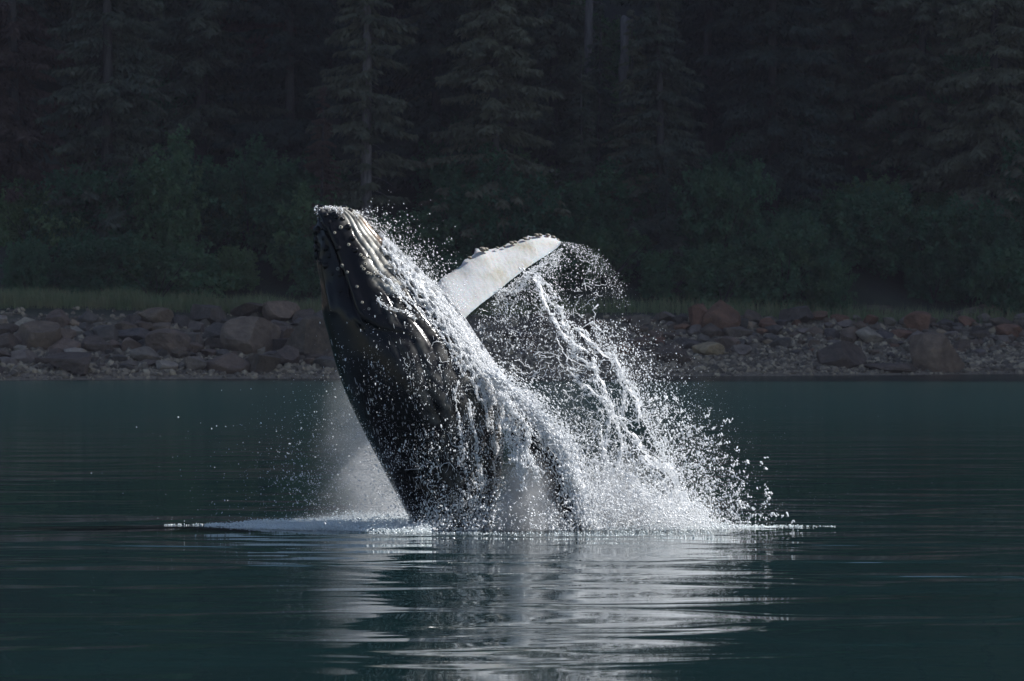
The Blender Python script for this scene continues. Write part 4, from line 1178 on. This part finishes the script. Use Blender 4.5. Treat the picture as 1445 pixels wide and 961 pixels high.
N = 900                                                           # water still running over the snout
px = rng.uniform(448, 506, N); py = 293 + np.abs(px - 472) ** 1.5 * .03 + rng.exponential(3.2, N)
k = rng.random(N) < np.clip(.25 + 1.2 * vnoise(np.stack([px, py], -1), .12, 119, 3), 0, 1); px, py = px[k], py[k]; N = len(px)
p, nn = on_body(px, py)
spray.add(blobs(p + nn * rng.uniform(.0, .05, N)[:, None], pxm * rng.gamma(2.0, .26, N).clip(.2, 1.4), None, 1.0, ICO1, .3))
# spray thrown off the chin
N = 2600
s = rng.random(N) ** .8; px = np.interp(s, [0, .3, .6, 1], [505, 545, 585, 650]); py = np.interp(s, [0, .3, .6, 1], [300, 342, 375, 440])
off = rng.exponential(9, N) * (1 + .5 * np.sin(s * 3)); px = px + off * .72; py = py - off * .70
spray.add(blobs(at(px, py, WY + rng.normal(0, .35, N)), pxm * rng.gamma(2.0, .20, N).clip(.15, 1.3), np.array([.6, 0, -1.]), rng.uniform(1, 2.2, N)))
# drips off the flipper tip and its trailing edge
N = 900
s = rng.random(N); px = 790 + 90 * s ** .8 + rng.normal(0, 5, N); py = 341 + 62 * s ** 1.8 + np.abs(rng.normal(0, 20, N)) * (0.15 + s)
spray.add(blobs(at(px, py, WY + 2.2 + rng.normal(0, .3, N) - s), pxm * rng.gamma(2.4, .15, N).clip(.18, .9), fall(N), rng.uniform(1, 1.6, N)))
N = 2200
s = rng.random(N); px = 700 + 90 * s + rng.normal(0, 3, N); py = np.interp(s, [0, 1], [415, 350]) + rng.exponential(16, N)
spray.add(blobs(at(px, py, WY + 1.6 + rng.normal(0, .3, N)), pxm * rng.gamma(2.4, .22, N).clip(.25, 1.4), fall(N), rng.uniform(1, 1.8, N)))

# scattered drops flying out to the right, larger ones lower down
N = 13000
t_ = rng.random(N); py = 450 + 297 * t_ ** .75
reach = np.interp(py, [450, 560, 650, 747], [55, 110, 120, 110])
px = span(py, XR) - 25 + rng.exponential(1, N) * reach * .42
big = rng.random(N) < 0.10 * smooth01(540, 640, py)
spray.add(blobs(at(px, py, WY + rng.normal(.3, .9, N)), pxm * np.where(big, rng.uniform(.5, 1.3, N), rng.gamma(1.8, .20, N).clip(.15, 1.2)) * np.clip(1.15 - (px - span(py, XR)) / 130, .22, 1), fall(N), rng.uniform(1, 2, N), ICO1, .25))
N = 170                                                            # torn clots of water
py = rng.uniform(560, 738, N); px = span(py, XR) + rng.normal(25, 30, N) + (py - 560) * .22
cl = rng.integers(3, 9, N); idx = np.repeat(np.arange(N), cl); n = len(idx)
spray.add(blobs(at(px[idx] + rng.normal(0, 2.0, n), py[idx] + rng.normal(0, 1.6, n), WY + .3 + rng.normal(0, .05, n)), pxm * rng.uniform(.4, 1.25, n), fall(n, .8), rng.uniform(1, 2.8, n), ICO1, .45))

# left side: drops lifted with the mist
N = 13000
py = 747 - np.abs(rng.normal(0, 85, N)); le = np.interp(py, ST[::-1, 1], ST[::-1, 0])
px = le + 4 - np.abs(rng.exponential(48, N)) * np.interp(py, [520, 650, 747], [.55, 1.1, 1.3])
k = (py > 520); px, py = px[k], py[k]; n = len(px)
spray.add(blobs(at(px, py, WY + np.where(rng.random(n) < .45, rng.normal(1.2, .6, n), rng.normal(-1.1, .45, n))), pxm * rng.gamma(1.5, .17, n).clip(.13, 1.3), fall(n), rng.uniform(1, 1.6, n)))
N = 60
px = rng.normal(430, 20, N); py = rng.normal(675, 32, N); cl = rng.integers(2, 6, N); idx = np.repeat(np.arange(N), cl); n = len(idx)
spray.add(blobs(at(px[idx] + rng.normal(0, 1.5, n), py[idx] + rng.normal(0, 1.5, n), WY + 1.9), pxm * rng.uniform(.3, .9, n), fall(n), 1.4, ICO1, .3))

# whitewater piled along the waterline
foam = Bag()
N = 90000
px = np.concatenate([rng.normal(860, 75, N // 2), rng.uniform(588, 1000, N // 2)])
py = 748 - rng.exponential(1, N) * np.interp(px, [580, 620, 690, 740, 830, 900, 960, 1010, 1090], [5, 10, 26, 30, 46, 40, 24, 8, 2])
dens = np.clip(.75 + .8 * vnoise(np.stack([px, py], -1), .035, 131, 4), .05, 1.4) * np.clip(1 - np.abs(py - 748) / 160, 0, 1)
k = (rng.random(N) < dens * .75) & (px > 585) & (px < 1060) & (py > 560); px, py = px[k], py[k]; n = len(px)
pile.add(blobs(at(px, py, WY + rng.normal(.1, .9, n)), pxm * rng.gamma(2.6, .25, n).clip(.25, 1.8), fall(n, .7), rng.uniform(1, 1.8, n)))
# froth lying on the sea to the left and right
def froth(n, x0, x1, yb, ys, hh, taper):
    x = rng.uniform(x0, x1, n); f = (x - x0) / (x1 - x0) if taper > 0 else (x1 - x) / (x1 - x0)
    w = np.clip(f, 0, 1) ** .8
    y = yb + rng.uniform(-1.6, 1.6, n) * ys * (.15 + w)
    z = np.abs(rng.normal(0, 1, n)) * hh * (.12 + w) * np.clip(1 + .8 * vnoise(np.stack([x, y], -1), 1.1, 7, 3), .1, 2)
    k = rng.random(n) < np.clip(.12 + w + .5 * vnoise(np.stack([x, y * .5], -1), 1.4, 15, 3), 0, 1)
    x, y, z = x[k], y[k], z[k]
    foam.add(blobs(np.stack([x, y, z], -1), pxm * rng.gamma(2.0, .22, len(x)).clip(.15, 1.3), np.array([1., 0, .2]), rng.uniform(1, 2, len(x))))
froth(80000, -6.7, -1.7, 80.8, 1.5, .075, 1)
froth(1500, -7.6, -4.0, 81.2, .5, .03, 1)
froth(4500, 3.2, 5.7, 80.4, .5, .035, -1)
froth(500, 4.8, 7.0, 80.6, .4, .02, -1)
froth(9000, -2.4, 4.6, 79.5, .45, .07, 1)
froth(2500, -3.0, 4.2, 78.4, .9, .012, 1)
tag(spray.build("spray_drops", M_SPRAY), "white drops of water flying around the whale", kind='stuff')
tag(sheet.build("water_lace", M_SPRAY), "lacy strands and sheets of falling white water", kind='stuff')
tag(pile.build("whitewater", M_SPRAY), "white water piled along the whale's waterline", kind='stuff')
tag(foam.build("foam", M_FOAM), "white foam where the whale breaks the surface", kind='stuff')

# fine mist hanging in the splash
def mist(name, px0, px1, py0, py1, Yc, dy, shape, dens, label):
    c = at((px0 + px1) / 2, (py0 + py1) / 2, Yc); hx = (px1 - px0) / 2 * pxm; hz = (py1 - py0) / 2 * pxm
    V = np.array([(sx_ * hx, sy_ * dy, sz_ * hz) for sx_ in (-1, 1) for sy_ in (-1, 1) for sz_ in (-1, 1)]) + c
    V[:, 2] = np.maximum(V[:, 2], 0.004)
    F = np.array([(0, 1, 3, 2), (4, 6, 7, 5), (0, 4, 5, 1), (2, 3, 7, 6), (0, 2, 6, 4), (1, 5, 7, 3)])
    m = bpy.data.materials.new(name); m.use_nodes = True; nt = m.node_tree; nt.nodes.remove(nt.nodes["Principled BSDF"])
    out = nt.nodes["Material Output"]
    pv = node(nt, "ShaderNodeVolumePrincipled"); pv.inputs["Color"].default_value = (.97, .98, 1, 1); pv.inputs["Anisotropy"].default_value = 0.2
    tot = None
    pos = world_pos(nt)
    for (ax, ay, az), (rx, ry, rz), amp in shape:                 # soft ellipsoids of density
        sub = node(nt, "ShaderNodeVectorMath", operation='SUBTRACT'); sub.inputs[1].default_value = (ax, ay, az); nt.links.new(pos, sub.inputs[0])
        div = node(nt, "ShaderNodeVectorMath", operation='DIVIDE'); div.inputs[1].default_value = (rx, ry, rz); nt.links.new(sub.outputs[0], div.inputs[0])
        ln = node(nt, "ShaderNodeVectorMath", operation='LENGTH'); nt.links.new(div.outputs[0], ln.inputs[0])
        mr = node(nt, "ShaderNodeMapRange", interpolation_type='SMOOTHSTEP'); mr.inputs["From Min"].default_value = 1; mr.inputs["From Max"].default_value = 0.0
        mr.inputs["To Max"].default_value = amp; nt.links.new(ln.outputs["Value"], mr.inputs["Value"])
        pw = node(nt, "ShaderNodeMath", operation='POWER', i_1=1.7); nt.links.new(mr.outputs[0], pw.inputs[0])
        if tot is None: tot = pw.outputs[0]
        else:
            ad = node(nt, "ShaderNodeMath", operation='ADD'); nt.links.new(tot, ad.inputs[0]); nt.links.new(pw.outputs[0], ad.inputs[1]); tot = ad.outputs[0]
    nz_ = noise_tex(nt, 1.6, 3, pos, .6)
    nr = node(nt, "ShaderNodeMapRange"); nr.inputs["From Min"].default_value = .3; nr.inputs["From Max"].default_value = .7; nr.inputs["To Min"].default_value = .35; nr.inputs["To Max"].default_value = 1.5
    nt.links.new(nz_.outputs[0], nr.inputs["Value"])
    mu = node(nt, "ShaderNodeMath", operation='MULTIPLY'); nt.links.new(tot, mu.inputs[0]); nt.links.new(nr.outputs[0], mu.inputs[1])
    m2 = node(nt, "ShaderNodeMath", operation='MULTIPLY', i_1=dens); nt.links.new(mu.outputs[0], m2.inputs[0])
    nt.links.new(m2.outputs[0], pv.inputs["Density"]); nt.links.new(pv.outputs[0], out.inputs["Volume"])
    return tag(obj(name, np_mesh(name, V, F), m), label, kind='stuff')
def W3(px, py, Y): return tuple(float(q) for q in at(px, py, Y))
mist("mist", 300, 620, 470, 748, WY + 1.6, 3.2,
     [(W3(556, 705, WY + 2.3), (2.5, 1.5, 2.9), .95), (W3(520, 615, WY + 2.3), (1.6, 1.3, 2.5), .8), (W3(510, 745, WY + 1.6), (2.9, 2.4, .5), 1.1)], 0.68, "pale mist hanging left of the whale")
mist("mist", 660, 1010, 480, 748, WY - .1, 1.7,
     [(W3(742, 740, WY - .9), (.95, .6, 1.9), 7.0), (W3(870, 735, WY + .3), (1.6, 1.2, 2.0), 1.8), (W3(800, 600, WY + .6), (1.3, 1.0, 2.2), .3), (W3(905, 745, WY + .2), (1.9, 1.2, 1.0), 2.2)], 0.6, "pale mist in the falling water at the right")

# ------------------------------------------------------------------ air
hz = np.array([(x_, y_, z_) for x_ in (-960, 960) for y_ in (-960, 680) for z_ in (-4, 760)], float)
hF = np.array([(0, 1, 3, 2), (4, 6, 7, 5), (0, 4, 5, 1), (2, 3, 7, 6), (0, 2, 6, 4), (1, 5, 7, 3)])
m = bpy.data.materials.new("haze"); m.use_nodes = True; nt = m.node_tree; nt.nodes.remove(nt.nodes["Principled BSDF"])
pv = node(nt, "ShaderNodeVolumePrincipled"); pv.inputs["Color"].default_value = (.74, .76, 1, 1); pv.inputs["Density"].default_value = 0.000052
nt.links.new(pv.outputs[0], nt.nodes["Material Output"].inputs["Volume"])
tag(obj("haze", np_mesh("haze", hz, hF), m), "thin sea haze", kind='stuff')
